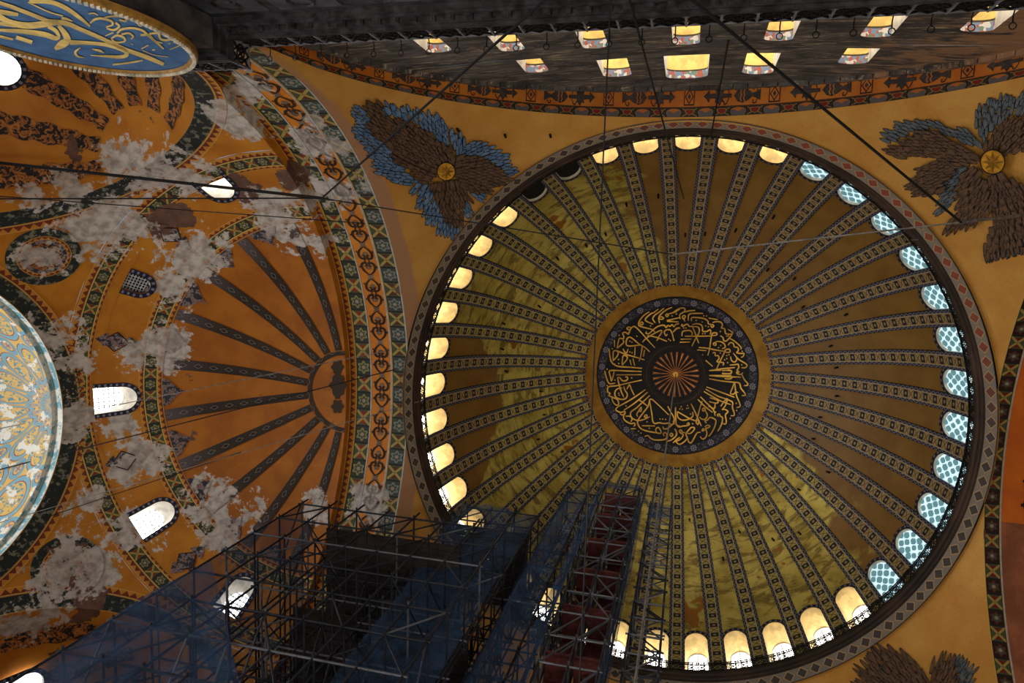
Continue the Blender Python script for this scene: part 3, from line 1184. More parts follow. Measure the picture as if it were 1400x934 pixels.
def revolve(name, prof, mat, parent=None, n=240, uvc=None, scale=(SX, SY)):
    ths = np.linspace(0, 2 * PI, n + 1)
    pr = np.asarray(prof, float)
    P = np.array([[r * math.cos(t) * scale[0], r * math.sin(t) * scale[1], z] for t in ths for r, z in pr])
    UV = np.array([[t / (2 * PI) * (uvc or 1), j / (len(pr) - 1)] for t in ths for j in range(len(pr))])
    m = len(pr)
    F = [(i * m + j, (i + 1) * m + j, (i + 1) * m + j + 1, i * m + j + 1) for i in range(n) for j in range(m - 1)]
    return obj(name, make_mesh(name, P, F, mat, UV), parent)


cor = empty('dome_cornice', (0, 0, 0))
tag(cor, 'dark moulded cornice with a pale diamond ring below the dome windows', 'cornice', kind='structure')
revolve('diamond_ring', [(15.74, 39.55), (15.42, 40.3)], M_PALER, cor, uvc=130)
revolve('moulding', [(15.42, 40.3), (15.4, 40.4), (15.34, 40.5), (15.31, 40.68), (15.23, 40.8), (15.2, 41.0), (15.35, 41.02), (16.3, 41.02), (16.3, 40.2)], M_MOULD, cor)

rail = empty('dome_railing', (0, 0, 41.0))
tag(rail, 'black wrought iron railing running round the foot of the dome', 'railing')
PAN = 80
mb = MB()
L = 2 * PI * 15.3 / PAN
hh = 0.98
for z in (0.04, 0.2, hh - .16, hh):
    mb.bar((0, -L / 2, z), (0, L / 2, z), 0.045, 0.05)
mb.bar((0, -L / 2, 0), (0, -L / 2, hh + 0.1), 0.06)
for k in (-0.25, 0.25):
    mb.ring((0, k * L, 0.5), 0.23, 0.028, (0, 1, 0), (0, 0, 1), 10, 4)
    mb.ring((0, k * L, 0.5), 0.1, 0.025, (0, 1, 0), (0, 0, 1), 8, 4)
    mb.bar((0, (k - .22) * L, 0.2), (0, (k + .22) * L, 0.8), 0.03)
    mb.bar((0, (k + .22) * L, 0.2), (0, (k - .22) * L, 0.8), 0.03)
for k in np.linspace(-.5, .5, 9)[1:-1]:
    mb.bar((0, k * L, 0.04), (0, k * L, 0.2), 0.03)
    mb.bar((0, k * L, hh - .16), (0, k * L, hh), 0.03)
mb.bar((0, 0, 0.04), (0, 0, hh), 0.035)
panel = mb.build('railing_panel', M_IRON, rail)
for k in range(PAN):
    t = 2 * PI * (k + 0.5) / PAN
    o = panel if k == 0 else panel.copy()
    if k:
        COL.objects.link(o)
        o.parent = rail
    o.location = (15.3 * SX * math.cos(t), 15.3 * SY * math.sin(t), 0.02)
    o.rotation_euler.z = t

# ------------------------------------------------------------------ pendentives


def pend_pt(x, y, off=0.0):
    r2 = np.minimum(x * x + y * y, (PR - 0.001) ** 2)
    z = np.sqrt(PR ** 2 - r2)
    s = (PR - off) / PR
    return np.stack([x * s, y * s, Z0 + z * s], -1)


PLAB = {(-1, -1): 'gold pendentive with blue and brown seraph beside the calligraphy roundel', (1, -1): 'darker gold pendentive with dark brown seraph at the plain tympanum end',
        (-1, 1): 'gold pendentive half hidden behind the scaffolding', (1, 1): 'gold pendentive above the pink plaster arch with a grey seraph wing'}
PENDS = {}
for sx in (-1, 1):
    for sy in (-1, 1):
        def fn(T, W):
            a = T
            rm = np.minimum(AX / np.maximum(np.cos(a), 1e-6), AY / np.maximum(np.sin(a), 1e-6))
            r = 15.8 + (rm - 15.8) * W
            r = np.maximum(r, 15.0)
            return pend_pt(sx * r * np.cos(a), sy * r * np.sin(a))
        ac = math.atan2(AY, AX)
        ts = np.concatenate([np.linspace(0, ac, 40), np.linspace(ac, PI / 2, 40)[1:]])
        o = grid('pendentive', ts, np.linspace(0, 1, 30), fn, M_PEND)
        tag(o, PLAB[(sx, sy)], 'pendentive', kind='structure')
        PENDS[(sx, sy)] = o

# ------------------------------------------------------------------ great arches and their painted soffits


def wsoff(a, xx, off=0.0, sx=-1, R=None):
    """soffit of the arch at the half dome: a from one springing to the other, xx = |x|"""
    R = (R or RW) - off
    return np.stack([sx * xx + 0 * a, -R * np.cos(a), Z0 + R * np.sin(a)], -1)


A = np.linspace(0, PI, 121)
arch_w = empty('arch_half_dome', (-17.4, 0, Z0))
tag(arch_w, 'great painted arch with orange soffit opening into the half dome', 'arch', kind='structure')
arch_w.location = (0, 0, 0)
for nm, x0, x1, mat, uvf, off in (('blue_floral_band', 15.5, 16.6, M_MIXB, lambda T, W: (W, T * RW / 0.95), 0.0), ('orange_band', 16.6, 17.95, M_SOFFIT, None, 0.0),
                                  ('floral_band', 17.95, 19.0, M_FLORAL, lambda T, W: (W, T * RW / 1.05), 0.0), ('saw_band', 19.0, 19.42, M_SAW, lambda T, W: (W, T * RW), 0.0)):
    grid(nm, A, np.linspace(0, 1, 5), (lambda T, W, x0=x0, x1=x1: wsoff(T, x0 + (x1 - x0) * W)), mat, uvf, arch_w)
# pale lines between the bands and the step down to the half dome
for x0 in (15.52, 16.6, 17.95):
    grid('pale_line', A, [0, 1], (lambda T, W, x0=x0: wsoff(T, x0 + 0.07 * W, 0.025)), M_FRAME, None, arch_w)
grid('arch_step', A, np.linspace(0, 1, 3), (lambda T, W: np.stack([-19.42 + 0 * T, -(RW + (SR - 0.02 - RW) * W) * np.cos(T), Z0 + (RW + (SR - 0.02 - RW) * W) * np.sin(T)], -1)), M_ORANGE, None, arch_w)

# scroll ornament of the orange band: chains of heart-shaped scrolls
SCROLL = [([(0, -1.0), (.16, -.86), (.30, -.66), (.36, -.44), (.30, -.22), (.16, -.14), (.07, -.24), (.10, -.38), (.2, -.36)], .12),
          ([(0, 1.0), (.16, .86), (.30, .66), (.36, .44), (.30, .22), (.16, .14), (.07, .24), (.10, .38), (.2, .36)], .12),
          ([(.30, -.62), (.44, -.60), (.42, -.72)], .06), ([(.36, .44), (.46, .40), (.46, .52)], .06), ([(0, -.16), (.12, -.02), (.1, .08), (0, .14)], .06)]
LEAF = [([(0, -.62), (.1, -.5), (0, -.36)], .09), ([(0, .62), (.1, .5), (0, .36)], .09)]
KNOT = [([(-.17, -.14), (0, 0), (.17, .14)], .09), ([(.17, -.14), (0, 0), (-.17, .14)], .09)]


def strokes_on(strokes, place, V, F, mirror=True):
    for pts, wd in strokes:
        for m_ in ((1, -1) if mirror else (1,)):
            p = smooth_line(np.array(pts) * np.array([m_, 1]), 3)
            tt = np.linspace(0, 1, len(p))
            v, f = ribbon2(p, wd * (0.6 + 0.6 * np.sin(tt * PI)))
            F += [tuple(i + len(V) for i in q) for q in f]
            V += place(v).tolist()


def scroll_chain(parent, xc, scale, smap, mats, per=2.35, s0=2.0, s1=48.0):
    k = 0
    s = s0
    while s < s1:
        V, F = [], []
        strokes_on(SCROLL, lambda v: smap(xc + v[:, 0] * scale, s + v[:, 1] * per * .44, 0.03), V, F)
        nd = len(F)
        strokes_on(LEAF, lambda v: smap(xc + v[:, 0] * scale, s + v[:, 1] * per * .44, 0.03), V, F)
        strokes_on(KNOT, lambda v: smap(xc + v[:, 0] * scale, s + per * .5 + v[:, 1], 0.03), V, F, False)
        mi = [0] * nd + [1] * (len(F) - nd)
        o = obj('painted_scroll', make_mesh('painted_scroll', V, F, mats, mi=mi), parent)
        s += per
        k += 1


scroll_chain(arch_w, 17.27, 1.15, lambda x, s, h: wsoff(s / RW, x, h), [M_ARAB, M_ARABG], per=2.1)

arch_e = empty('arch_far', (0, 0, 0))
tag(arch_e, 'great arch with red orange scroll soffit and bare pink plaster patch', 'arch', kind='structure')
AH = np.linspace(0, PI * 0.62, 90)
grid('red_border', A, np.linspace(0, 1, 4), (lambda T, W: wsoff(T, 15.5 + 0.72 * W, 0, 1)), M_REDX, lambda T, W: (W, T * RW / 0.72), arch_e)
grid('orange_band', A[:70], np.linspace(0, 1, 8), (lambda T, W: wsoff(T, 16.22 + 3.4 * W, 0, 1)), M_ESOFFIT, None, arch_e)
grid('bare_plaster', A[69:], np.linspace(0, 1, 8), (lambda T, W: wsoff(T, 16.22 + 3.4 * W, 0, 1)), M_PINK, None, arch_e)
grid('pale_line', A, [0, 1], (lambda T, W: wsoff(T, 16.2 + 0.06 * W, 0.025, 1)), M_FRAME, None, arch_e)
scroll_chain(arch_e, 17.75, 1.35, lambda x, s, h: wsoff(s / RW, x, h, 1), [M_EARAB, M_EARAB], per=2.5, s0=5.0, s1=28.0)
# barrel behind it
grid('end_vault', A, np.linspace(0, 1, 3), (lambda T, W: wsoff(T, 19.62 + 14 * W, 0.3, 1)), M_WALL, None, arch_e)


def ty(x):
    """plan of the tympanum wall: set back most under the crown of the arch"""
    return 17.5 - 0.6 * np.minimum(np.abs(x) / 13.6, 1.25) ** 1.5


def nsoff(a, w, off=0.0, sy=-1, y0=None, y1=None):
    R = RN - off
    x = -R * np.cos(a)
    ya = AY if y0 is None else y0
    yb = ty(x) + 0.05
    return np.stack([x, sy * (ya + (yb - ya) * w), Z0 + R * np.sin(a)], -1)


for sy, nm, lab in ((-1, 'arch_tympanum', 'great arch with fish and cross painted band above the sooty tympanum'), (1, 'arch_scaffold_side', 'great arch hidden behind the scaffolding')):
    ar = empty(nm, (0, 0, 0))
    tag(ar, lab, 'arch', kind='structure')
    w_h = 0.3
    grid('heart_border', A, np.linspace(0, 1, 3), (lambda T, W, sy=sy: nsoff(T, W * w_h, 0, sy)), M_HEART, lambda T, W: (1 - W, T * RN), ar)
    grid('orange_band', A, np.linspace(0, 1, 4), (lambda T, W, sy=sy: nsoff(T, w_h + (1 - w_h) * W, 0, sy)), M_NSOFFIT, None, ar)
    grid('dark_line', A, [0, 1], (lambda T, W, sy=sy: nsoff(T, w_h + 0.03 * W, 0.02, sy)), M_MOTIFD, None, ar)
    if sy == 1:
        continue
    # fish, cross and square motifs
    FISH = [(-.95, -.20), (-.95, .20), (-.72, .12), (-.45, .06), (-.2, .17), (.15, .26), (.45, .2), (.72, 0), (.45, -.2), (.15, -.26), (-.2, -.17), (-.45, -.06), (-.72, -.12)]
    STR = [[(.02, -.25), (.1, -.1), (.02, 0), (.1, .1), (.02, .25)], [(.24, -.24), (.32, -.1), (.24, 0), (.32, .1), (.24, .24)]]
    FCURL = [([(-.8, .14), (-.7, .3), (-.55, .32), (-.5, .24), (-.58, .2)], .05), ([(-.8, -.14), (-.7, -.3), (-.55, -.32), (-.5, -.24), (-.58, -.2)], .05)]
    CROSS = [(-.9, -.07), (-.9, .07), (-.35, .08), (-.45, .26), (-.3, .2), (-.15, .36), (0, .2), (.15, .26), (.12, .09), (.5, .08), (.55, .24), (.66, .12), (.9, 0), (.66, -.12), (.55, -.24), (.5, -.08), (.12, -.09), (.15, -.26), (0, -.2), (-.15, -.36), (-.3, -.2), (-.45, -.26), (-.35, -.08)]
    CCURL = [([(-.75, .1), (-.62, .3), (-.48, .34), (-.46, .24)], .05), ([(-.75, -.1), (-.62, -.3), (-.48, -.34), (-.46, -.24)], .05)]
    per = 4.15
    s_c = RN * PI / 2

    def put(v, s, flip, h=0.03):
        v = np.asarray(v, float)
        a = (s + v[:, 0] * flip * 0.74) / RN
        w_ = 0.655 + v[:, 1] * 0.84
        return nsoff(a, w_, h)
    for j in range(-6, 7):
        for kind, ds in (('square', 0.0), ('fish', 1.45), ('cross', 2.75)):
            fl = 1 if j < 0 else -1
            dd = ds if j < 0 else (ds if kind == 'square' else per - ds)
            if kind != 'square' and j >= 0:
                dd = {'fish': 2.75, 'cross': 1.4}[kind]
            s = s_c + j * per + dd
            if not 1.2 < s < RN * PI - 1.2:
                continue
            V, F, mi = [], [], []

            def addpoly(p, mat, h):
                F.append(tuple(range(len(V), len(V) + len(p))))
                V.extend(put(p, s, fl, h).tolist())
                mi.append(mat)
            if kind == 'square':
                for r, mt, h in ((.36, 1, .03), (.3, 2, .034)):
                    addpoly([(-r, -r * .95), (r, -r * .95), (r, r * .95), (-r, r * .95)], mt, h)
                for r, mt, h in ((.3, 1, .038), (.22, 2, .042), (.12, 0, .046)):
                    addpoly([(-r, 0), (0, -r), (r, 0), (0, r)], mt, h)
            elif kind == 'fish':
                addpoly([(x * 1.04, y * 1.14) for x, y in FISH], 1, .03)
                addpoly(FISH, 0, .035)
                for st in STR:
                    v, f = ribbon2(st, .06)
                    F += [tuple(i + len(V) for i in q) for q in f]
                    mi += [2] * len(f)
                    V.extend(put(v, s, fl, .04).tolist())
                for pts, wd in FCURL:
                    v, f = ribbon2(smooth_line(pts, 3), wd)
                    F += [tuple(i + len(V) for i in q) for q in f]
                    mi += [1] * len(f)
                    V.extend(put(v, s, fl, .04).tolist())
            else:
                addpoly([(x * 1.04, y * 1.1) for x, y in CROSS], 1, .03)
                addpoly([(x, y * .92) for x, y in CROSS], 0, .035)
                for pts, wd in CCURL:
                    v, f = ribbon2(smooth_line(pts, 3), wd)
                    F += [tuple(i + len(V) for i in q) for q in f]
                    mi += [1] * len(f)
                    V.extend(put(v, s, fl, .04).tolist())
            obj('painted_' + kind, make_mesh('painted_' + kind, V, F, [M_MOTIF, M_MOTIFD, M_NSOFFIT], mi=mi), ar)

# ------------------------------------------------------------------ tympanum wall with its two rows of windows
LOWER = [(-10.3, 30.6), (-7.3, 31.4), (-3.85, 32.0), (-0.15, 32.35), (3.4, 32.1), (6.85, 31.7), (10.0, 31.0)]
UPPER = [(-7.0, 34.9, .56, 32.75), (-3.4, 36.7, .68, 33.75), (-0.15, 37.75, .98, 33.8), (3.05, 37.1, .68, 33.75), (6.8, 35.35, .6, 33.1)]


def ty_pt(P2, sy=-1):
    P2 = np.asarray(P2, float)
    return np.stack([P2[:, 0], sy * ty(P2[:, 0]), P2[:, 1]], -1)


def in_arch(P):
    return P[:, 0] ** 2 + (P[:, 2] - Z0) ** 2 < (RN + 0.5) ** 2


wall = empty('wall_tympanum', (0, 0, 0))
tag(wall, 'sooty grey stone tympanum wall pierced by two rows of windows', 'wall', kind='structure')


def wall_cells(row, z0, z1, xs):
    for (c, path_, vs), x0, x1 in zip(row, xs[:-1], xs[1:]):
        V2, F2 = holed((x0, x1, z0, z1), path_, c, vs, 4)
        P = ty_pt(V2)
        k = in_arch(P)
        F2 = [f for f in F2 if k[list(f)].any()]
        obj('wall_face', make_mesh('wall_face', P, F2, M_STONE), wall)


def arched_row(spec):
    row = []
    for s_ in spec:
        c, head = s_[0], s_[1]
        hw = s_[2] if len(s_) > 2 else 0.54
        sill = s_[3] if len(s_) > 3 else head - 2.7
        vs = head - hw * 0.55
        p = arch_path(c, hw, sill, vs, 10, asp=1 / 0.55)
        row.append((c, p, vs))
    return row


lo, up = arched_row(LOWER), arched_row(UPPER)
ZM = 32.6
mids = lambda r: [(-15.8)] + [(r[i][0] + r[i + 1][0]) / 2 for i in range(len(r) - 1)] + [15.8]
wall_cells(lo, 23.4, ZM, mids(lo))
wall_cells(up, ZM, 40.2, mids(up))
for row, nm in ((lo, 'lower'), (up, 'upper')):
    for c, p, vs in row:
        P = ty_pt(p)
        big = abs(c + 0.15) < .1 and nm == 'upper'
        window_unit(P, (0, -1, 0), 1.5, (M_TREVEAL, M_DAYT, M_FRAME, M_WREVEAL), ('wide middle window of the upper row in the sooty tympanum wall' if big else
                    'arched window with yellow reveal in the %s row of the sooty tympanum' % nm), group=None if big else 'tympanum windows of the %s row' % nm,
                    shrink=0.97, bars='lights' if big else None)
# plain stone band along the crown of the tympanum
st_me = None
rg = random.Random(3)
for i, a in enumerate(np.linspace(0.06, PI - 0.06, 66)):
    x = -(RN - 0.16) * math.cos(a)
    if st_me is None:
        b = MB()
        b.box((0, 0, 0), (0.66, 0.24, 0.36))
        o = b.build('voussoir', M_STONE, wall)
        st_me = o.data
    else:
        o = obj('voussoir', st_me, wall)
    o.location = (x, -float(ty(x)) + 0.06 + rg.uniform(-.03, .03), Z0 + (RN - 0.16) * math.sin(a))
    o.rotation_euler.y = a - PI / 2
# wall of the scaffold side (plain)
o = obj('wall_scaffold_side', make_mesh('wall_scaffold_side', [(-15.8, 17.4, 20), (15.8, 17.4, 20), (15.8, 17.4, 40.5), (-15.8, 17.4, 40.5)], [(0, 1, 2, 3)], M_STONE))
tag(o, 'dark stone tympanum wall behind the scaffolding', 'wall', kind='structure')

# ------------------------------------------------------------------ galleries: cornice, frieze, railing with lamp hooks
for sy, nm, lab in ((-1, 'gallery_cornice', 'dark carved marble gallery cornice under the tympanum'), (1, 'gallery_cornice', 'dark gallery cornice behind the scaffolding')):
    gc = empty(nm, (0, sy * 16.0, 22.0))
    tag(gc, lab, 'cornice', kind='structure')
    mb = MB()
    yb = 16.0
    for y0, y1, z0, z1 in ((15.68, 17.8, 23.3, 23.5), (15.78, 17.8, 23.14, 23.3), (15.95, 17.8, 22.86, 23.0), (16.02, 17.8, 22.7, 22.86)):
        mb.box((0, sy * ((y0 + y1) / 2 - 16.0), (z0 + z1) / 2 - 22), (31.2, y1 - y0, z1 - z0))
    mb.box((0, sy * 0.95, 1.05), (31.2, 1.5, .14))
    mb.build('mouldings', M_MARBLE, gc)
    b = None
    for x in np.arange(-15.3, 15.4, 0.62):
        if b is None:
            q = MB()
            q.box((0, 0, 0), (0.3, 0.34, 0.16))
            q.box((0, -sy * 0.02, -0.1), (0.2, 0.26, 0.06))
            b = q.build('bracket', M_MARBLE, gc)
            o = b
        else:
            o = obj('bracket', b.data, gc)
        o.location = (x, -sy * 0.03, 1.07)
    mb = MB()
    mb.box((0, sy * 0.6, -3.4), (31.2, 0.8, 8.2))
    mb.build('frieze_wall', M_MARBLE, gc)
    # inset slabs of the frieze
    for i, x in enumerate(np.arange(-14.2, 14.8, 2.6)):
        q = MB()
        q.box((0, 0, 0), (2.2, 0.08, 1.3))
        o = q.build('frieze_slab', M_MARBLE2, gc)
        o.location = (x, sy * 0.18, -0.4)
        q = MB()
        q.ring((0, -sy * 0.06, 0), 0.42, 0.06, (1, 0, 0), (0, 0, 1), 16, 4)
        r = q.build('roundel_moulding', M_MARBLE, o)

# dark piers carrying the arches at the half dome side, with their cornice
for sy, lab in ((-1, 'dark marble clad pier carrying the arch beside the roundel'), (1, 'dark marble clad pier behind the scaffolding')):
    pr = empty('pier', (-17.5, sy * 17.0, 0))
    tag(pr, lab, 'pier', kind='structure')
    mb = MB()
    mb.box((0.0, -sy * 0.2, 11.6), (3.8, 3.2, 23.2))
    mb.build('shaft', M_PIER, pr)
    mb = MB()
    for g_, z0, z1 in ((0.02, 22.7, 22.95), (0.12, 22.95, 23.2), (0.24, 23.2, 23.5)):
        mb.box((0, -sy * 0.2, (z0 + z1) / 2), (3.8 + 2 * g_, 3.2 + 2 * g_, z1 - z0))
    mb.build('pier_cornice', M_MARBLE, pr)
    pe = empty('pier', (17.5, sy * 17.0, 0))
    tag(pe, 'dark marble pier carrying the far arch ' + ('under the dark seraph' if sy < 0 else 'under the grey seraph wing'), 'pier', kind='structure')
    mb = MB()
    mb.box((0.1, 0, 11.6), (3.8, 2.4, 23.6))
    mb.build('shaft', M_PIER, pe)

HOOKX = np.arange(-14.6, 12.6, 1.02)


def railing(name, p0, p1, label, z=23.5, h=1.0, hooks=None, nrm=None):
    p0, p1 = np.array(p0, float), np.array(p1, float)
    d = p1 - p0
    Ln = np.linalg.norm(d)
    d /= Ln
    r = empty(name, (p0[0], p0[1], z))
    tag(r, label, 'railing')
    npan = max(1, round(Ln / 1.02))
    s = Ln / npan
    e = np.array([d[0], d[1], 0])
    up = np.array([0, 0, 1.0])
    for zz in (0.03, h - 0.03):
        mb = MB()
        mb.bar(up * zz, e * Ln + up * zz, 0.06, 0.07)
        mb.build('rail', M_GREYIRON, r)
    pm = sm = None
    for i in range(npan + 1):
        if pm is None:
            q = MB()
            q.bar((0, 0, 0), (0, 0, h + .03), 0.09, 0.06)
            o = q.build('post', M_GREYIRON, r)
            pm = o.data
        else:
            o = obj('post', pm, r)
        o.location = e * (s * i)
        if i == npan:
            break
        if sm is None:
            q = MB()
            for a_, b_ in (((.06, .1), (.94, .9)), ((.06, .9), (.94, .1)), ((.06, .5), (.5, .95)), ((.5, .95), (.94, .5)), ((.94, .5), (.5, .05)), ((.5, .05), (.06, .5))):
                q.bar(e * s * a_[0] + up * h * a_[1], e * s * b_[0] + up * h * b_[1], 0.07, 0.04)
            q.ring(e * s * .5 + up * h * .5, 0.2, 0.035, e, up, 10, 4)
            q.ring(e * s * .18 + up * h * .5, 0.11, 0.03, e, up, 8, 4)
            q.ring(e * s * .82 + up * h * .5, 0.11, 0.03, e, up, 8, 4)
            o = q.build('scroll_panel', M_IRON, r)
            sm = o.data
        else:
            o = obj('scroll_panel', sm, r)
        o.location = e * (s * i)
    return r


rn = railing('gallery_railing', (-15.4, -15.76), (15.4, -15.76), 'long iron gallery railing with scroll panels in front of the sooty tympanum')
# lamp hooks: thin brackets with a ring, standing up from the rail
hm = None
for i, x in enumerate(HOOKX):
    if hm is None:
        q = MB()
        q.tube([(0, 0, 0.95), (0, 0.15, 1.05), (0, 0.36, 1.02)], 0.02, 4)
        o = q.build('lamp_hook', M_IRON, rn)
        hm = o.data
        q = MB()
        q.ring((0, 0.45, 1.0), 0.09, 0.016, (1, 0, 0), (0, 1, 0), 14, 4)
        hr = q.build('hook_ring', M_IRON, o)
        hr_me = hr.data
    else:
        o = obj('lamp_hook', hm, rn)
        obj('hook_ring', hr_me, o)
    o.location = (x + 15.4, 0, 0)
railing('pier_railing', (-15.45, -15.76), (-15.45, -15.0), 'short iron railing return at the corner of the pier')
railing('pier_railing', (-15.45, -15.0), (-19.4, -15.0), 'iron railing on the pier top behind the calligraphy roundel')
railing('gallery_railing', (-15.4, 15.76), (15.4, 15.76), 'iron gallery railing behind the scaffolding')

# ------------------------------------------------------------------ half dome with its ring of windows, conches and apse


def sph(c, R, az, el, off=0.0, axis=0.0):
    """az measured from the outward axis (pointing to -x, turned by axis degrees)"""
    t = az + axis
    r = R - off
    return np.stack([c[0] - r * np.cos(el) * np.cos(t), c[1] - r * np.cos(el) * np.sin(t), c[2] + r * np.sin(el)], -1)


hd = empty('half_dome', (0, 0, 0))
tag(hd, 'weathered orange half dome with dark painted ribs and peeling plaster', 'dome', kind='structure')
D2 = lambda *a: [RAD(v) for v in a]
# arches cut into the lower half dome: outward direction (x, y), distance of the cutting plane from the sphere centre
CUTS = {'apse': (np.array([math.cos(RAD(178)), math.sin(RAD(178))]), 13.30), 'roundel': (-np.array([math.cos(RAD(63.5)), math.sin(RAD(63.5))]), 13.88),
        'scaffold': (np.array([math.cos(RAD(114)), math.sin(RAD(114))]), 13.68)}


def keep_lower(P):
    k = np.ones(len(P), bool)
    for n_, d_ in CUTS.values():
        k &= ((P[:, :2] - SC[:2]) @ n_) < d_
    return k


S = lambda A_, E_, off=0.0: sph(SC, SR, A_, E_, off)
grid('lower_zone', np.radians(np.arange(-90, 90.01, 0.5)), np.radians(np.arange(-2, 31.01, 0.5)), S, M_ORANGE, None, hd, keep_lower)
# window zone, five sectors with an opening each
WAZ = [70.2, 32.2, -2.0, -37.6, -70.6]
bounds = [90, 51, 15, -20, -54, -90]
WH, WS, WSP, WT = 3.45, 36.1, 41.6, 48.0
shut = []
for i, a in enumerate(WAZ):
    hw = WH if i != 1 else 2.5
    s0, sp = (WS, WSP) if i != 1 else (37.6, 40.6)
    if i == 0:
        s0, sp = 33.6, 37.5
    p = arch_path(a, hw, s0, sp, 12, asp=hw / (hw * .78))
    V2, F2 = holed((bounds[i + 1], bounds[i], 31.0, WT), p, a, sp, 6)
    P = S(np.radians(V2[:, 0]), np.radians(V2[:, 1]))
    obj('window_zone', make_mesh('window_zone', P, F2, M_ORANGE, smooth=True), hd)
    P3 = S(np.radians(p[:, 0]), np.radians(p[:, 1]))
    od = np.array([-math.cos(RAD(a)), -math.sin(RAD(a)), 0.12])
    lab = ['arched window cut through the bare brown mortar of the half dome', 'small blind window with a pale grid in the half dome', 'bright arched window straight above the apse',
           'bright arched window with loose plaster beside the peeling medallion', 'arched window of the half dome seen through the scaffolding'][i]
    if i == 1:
        window_unit(P3, od, 0.5, (M_CART, M_DARKPANE), lab, bars='grid', surround=(0.3, 0.05), pane_t=0.4)
    else:
        window_unit(P3, od, 1.1, (M_WREVEAL, M_DAYBIG), lab, bars='grid' if i != 0 else None, surround=(0.25, 0.05))
grid('upper_zone', np.radians(np.arange(-90, 90.01, 2)), np.radians(np.linspace(WT, 90, 40)), S, M_DEEP, None, hd)


def ring_band(name, e0, e1, mat, uvf, off=0.03, a0=-90, a1=90):
    return grid(name, np.radians(np.arange(a0, a1 + .01, 1.0)), np.radians(np.linspace(e0, e1, 4)), lambda A_, E_: S(A_, E_, off), mat,
                lambda A_, E_: ((E_ - RAD(e0)) / (RAD(e1) - RAD(e0)), uvf(A_)), hd)


ring_band('floral_band', 32.5, 35.0, M_FLORAL, lambda A_: A_ * 13.0 / 0.68)
ring_band('saw_band', 31.3, 32.5, M_SAW, lambda A_: A_ * 13.0)
ring_band('saw_band', 35.0, 35.6, M_SAW, lambda A_: A_ * 13.0, 0.03)
ring_band('floral_band', 45.6, 48.2, M_FLORAL, lambda A_: A_ * 11.0 / 0.70)
ring_band('saw_band', 44.7, 45.6, M_SAW, lambda A_: A_ * 11.0)
ring_band('saw_band', 48.2, 49.2, M_SAW, lambda A_: A_ * 11.0)
ring_band('dark_ring', 80.6, 81.6, M_SRIB, lambda A_: A_ * 2.5, 0.04)
# ten painted ribs
els = np.radians(np.linspace(49.4, 80.4, 20))
for a in range(-81, 82, 18):
    hw = lambda E_: (0.34 - 0.12 * (E_ - els[0]) / (els[-1] - els[0])) / (SR * np.cos(E_))
    grid('rib', [-1, 0, 1], els, (lambda U_, E_, a=a: S(RAD(a) + U_ * hw(E_), E_, 0.05 + 0.03 * (1 - U_ ** 2))), M_SRIB, lambda U_, E_: (U_, E_ * SR), hd)
# lobed cartouches between the rib feet, diamonds between the windows, floral tops
LOBE = [(-1, 0), (-.95, .25), (-.75, .5), (-.55, .5), (-.5, .75), (-.3, .8), (-.22, 1.0), (-.1, 1.02), (0, 1.3), (.1, 1.02), (.22, 1.0), (.3, .8), (.5, .75), (.55, .5), (.75, .5), (.95, .25), (1, 0)]


def decal(name, poly, az, el, sx, sy, mat, off=0.045, parent=hd, c=SC, R=SR, axis=0.0):
    p = np.array(poly, float)
    E_ = RAD(el) + p[:, 1] * sy / R
    A_ = RAD(az) + p[:, 0] * sx / (R * math.cos(RAD(el)))
    P = np.vstack([sph(c, R, A_, E_, off, axis), sph(c, R, np.array([RAD(az)]), np.array([RAD(el) + p[:, 1].mean() * sy / R]), off + .02, axis)])
    n = len(p)
    return obj(name, make_mesh(name, P, [(i, (i + 1) % n, n) for i in range(n)], mat), parent)


for a in (0, 18, 36, 54, 72, -18, -36, -54, -72):
    decal('cartouche', LOBE, a - 1, 49.2, 0.85, 0.95, M_CART)
DIA = [(-1, 0), (0, -1), (1, 0), (0, 1)]
for a in (14.5, 50, -19.5, -53):
    d = decal('diamond', DIA, a, 39.6, 0.62, 0.75, M_MOTIFD)
    decal('diamond_field', DIA, a, 39.6, 0.54, 0.66, M_CART, 0.06, d)
    decal('floral_spray', [(x * .8, (y - .6)) for x, y in LOBE], a - .3, 43.0, 0.55, 0.55, M_CART)
    decal('floral_spray', [(x * .8, -(y - .6)) for x, y in LOBE], a + .3, 36.9, 0.5, 0.5, M_CART)
# half medallion at the crown
decal('crown_ornament', [(math.cos(t) * (1 + .12 * math.cos(12 * t)), math.sin(t) * (1 + .12 * math.cos(12 * t))) for t in np.linspace(0, 2 * PI, 49)[:-1]], 0, 86.2, 0.01, 0.6, M_CART)
P = []
for q, r in (((462, 527), 13), ((461, 502), 9), ((461, 556), 9), ((461, 514), 5), ((461, 541), 5)):
    t = np.linspace(0, 2 * PI, 25)[:-1]
    px = np.c_[q[0] + r * .85 * np.cos(t) * (1 + .18 * np.cos(6 * t)), q[1] + r * np.sin(t) * (1 + .18 * np.cos(6 * t))]
    W = on_sphere(px, SC, SR - 0.06)
    obj('crown_ornament', make_mesh('crown_ornament', W, [tuple(range(24))], M_SRIB), hd)

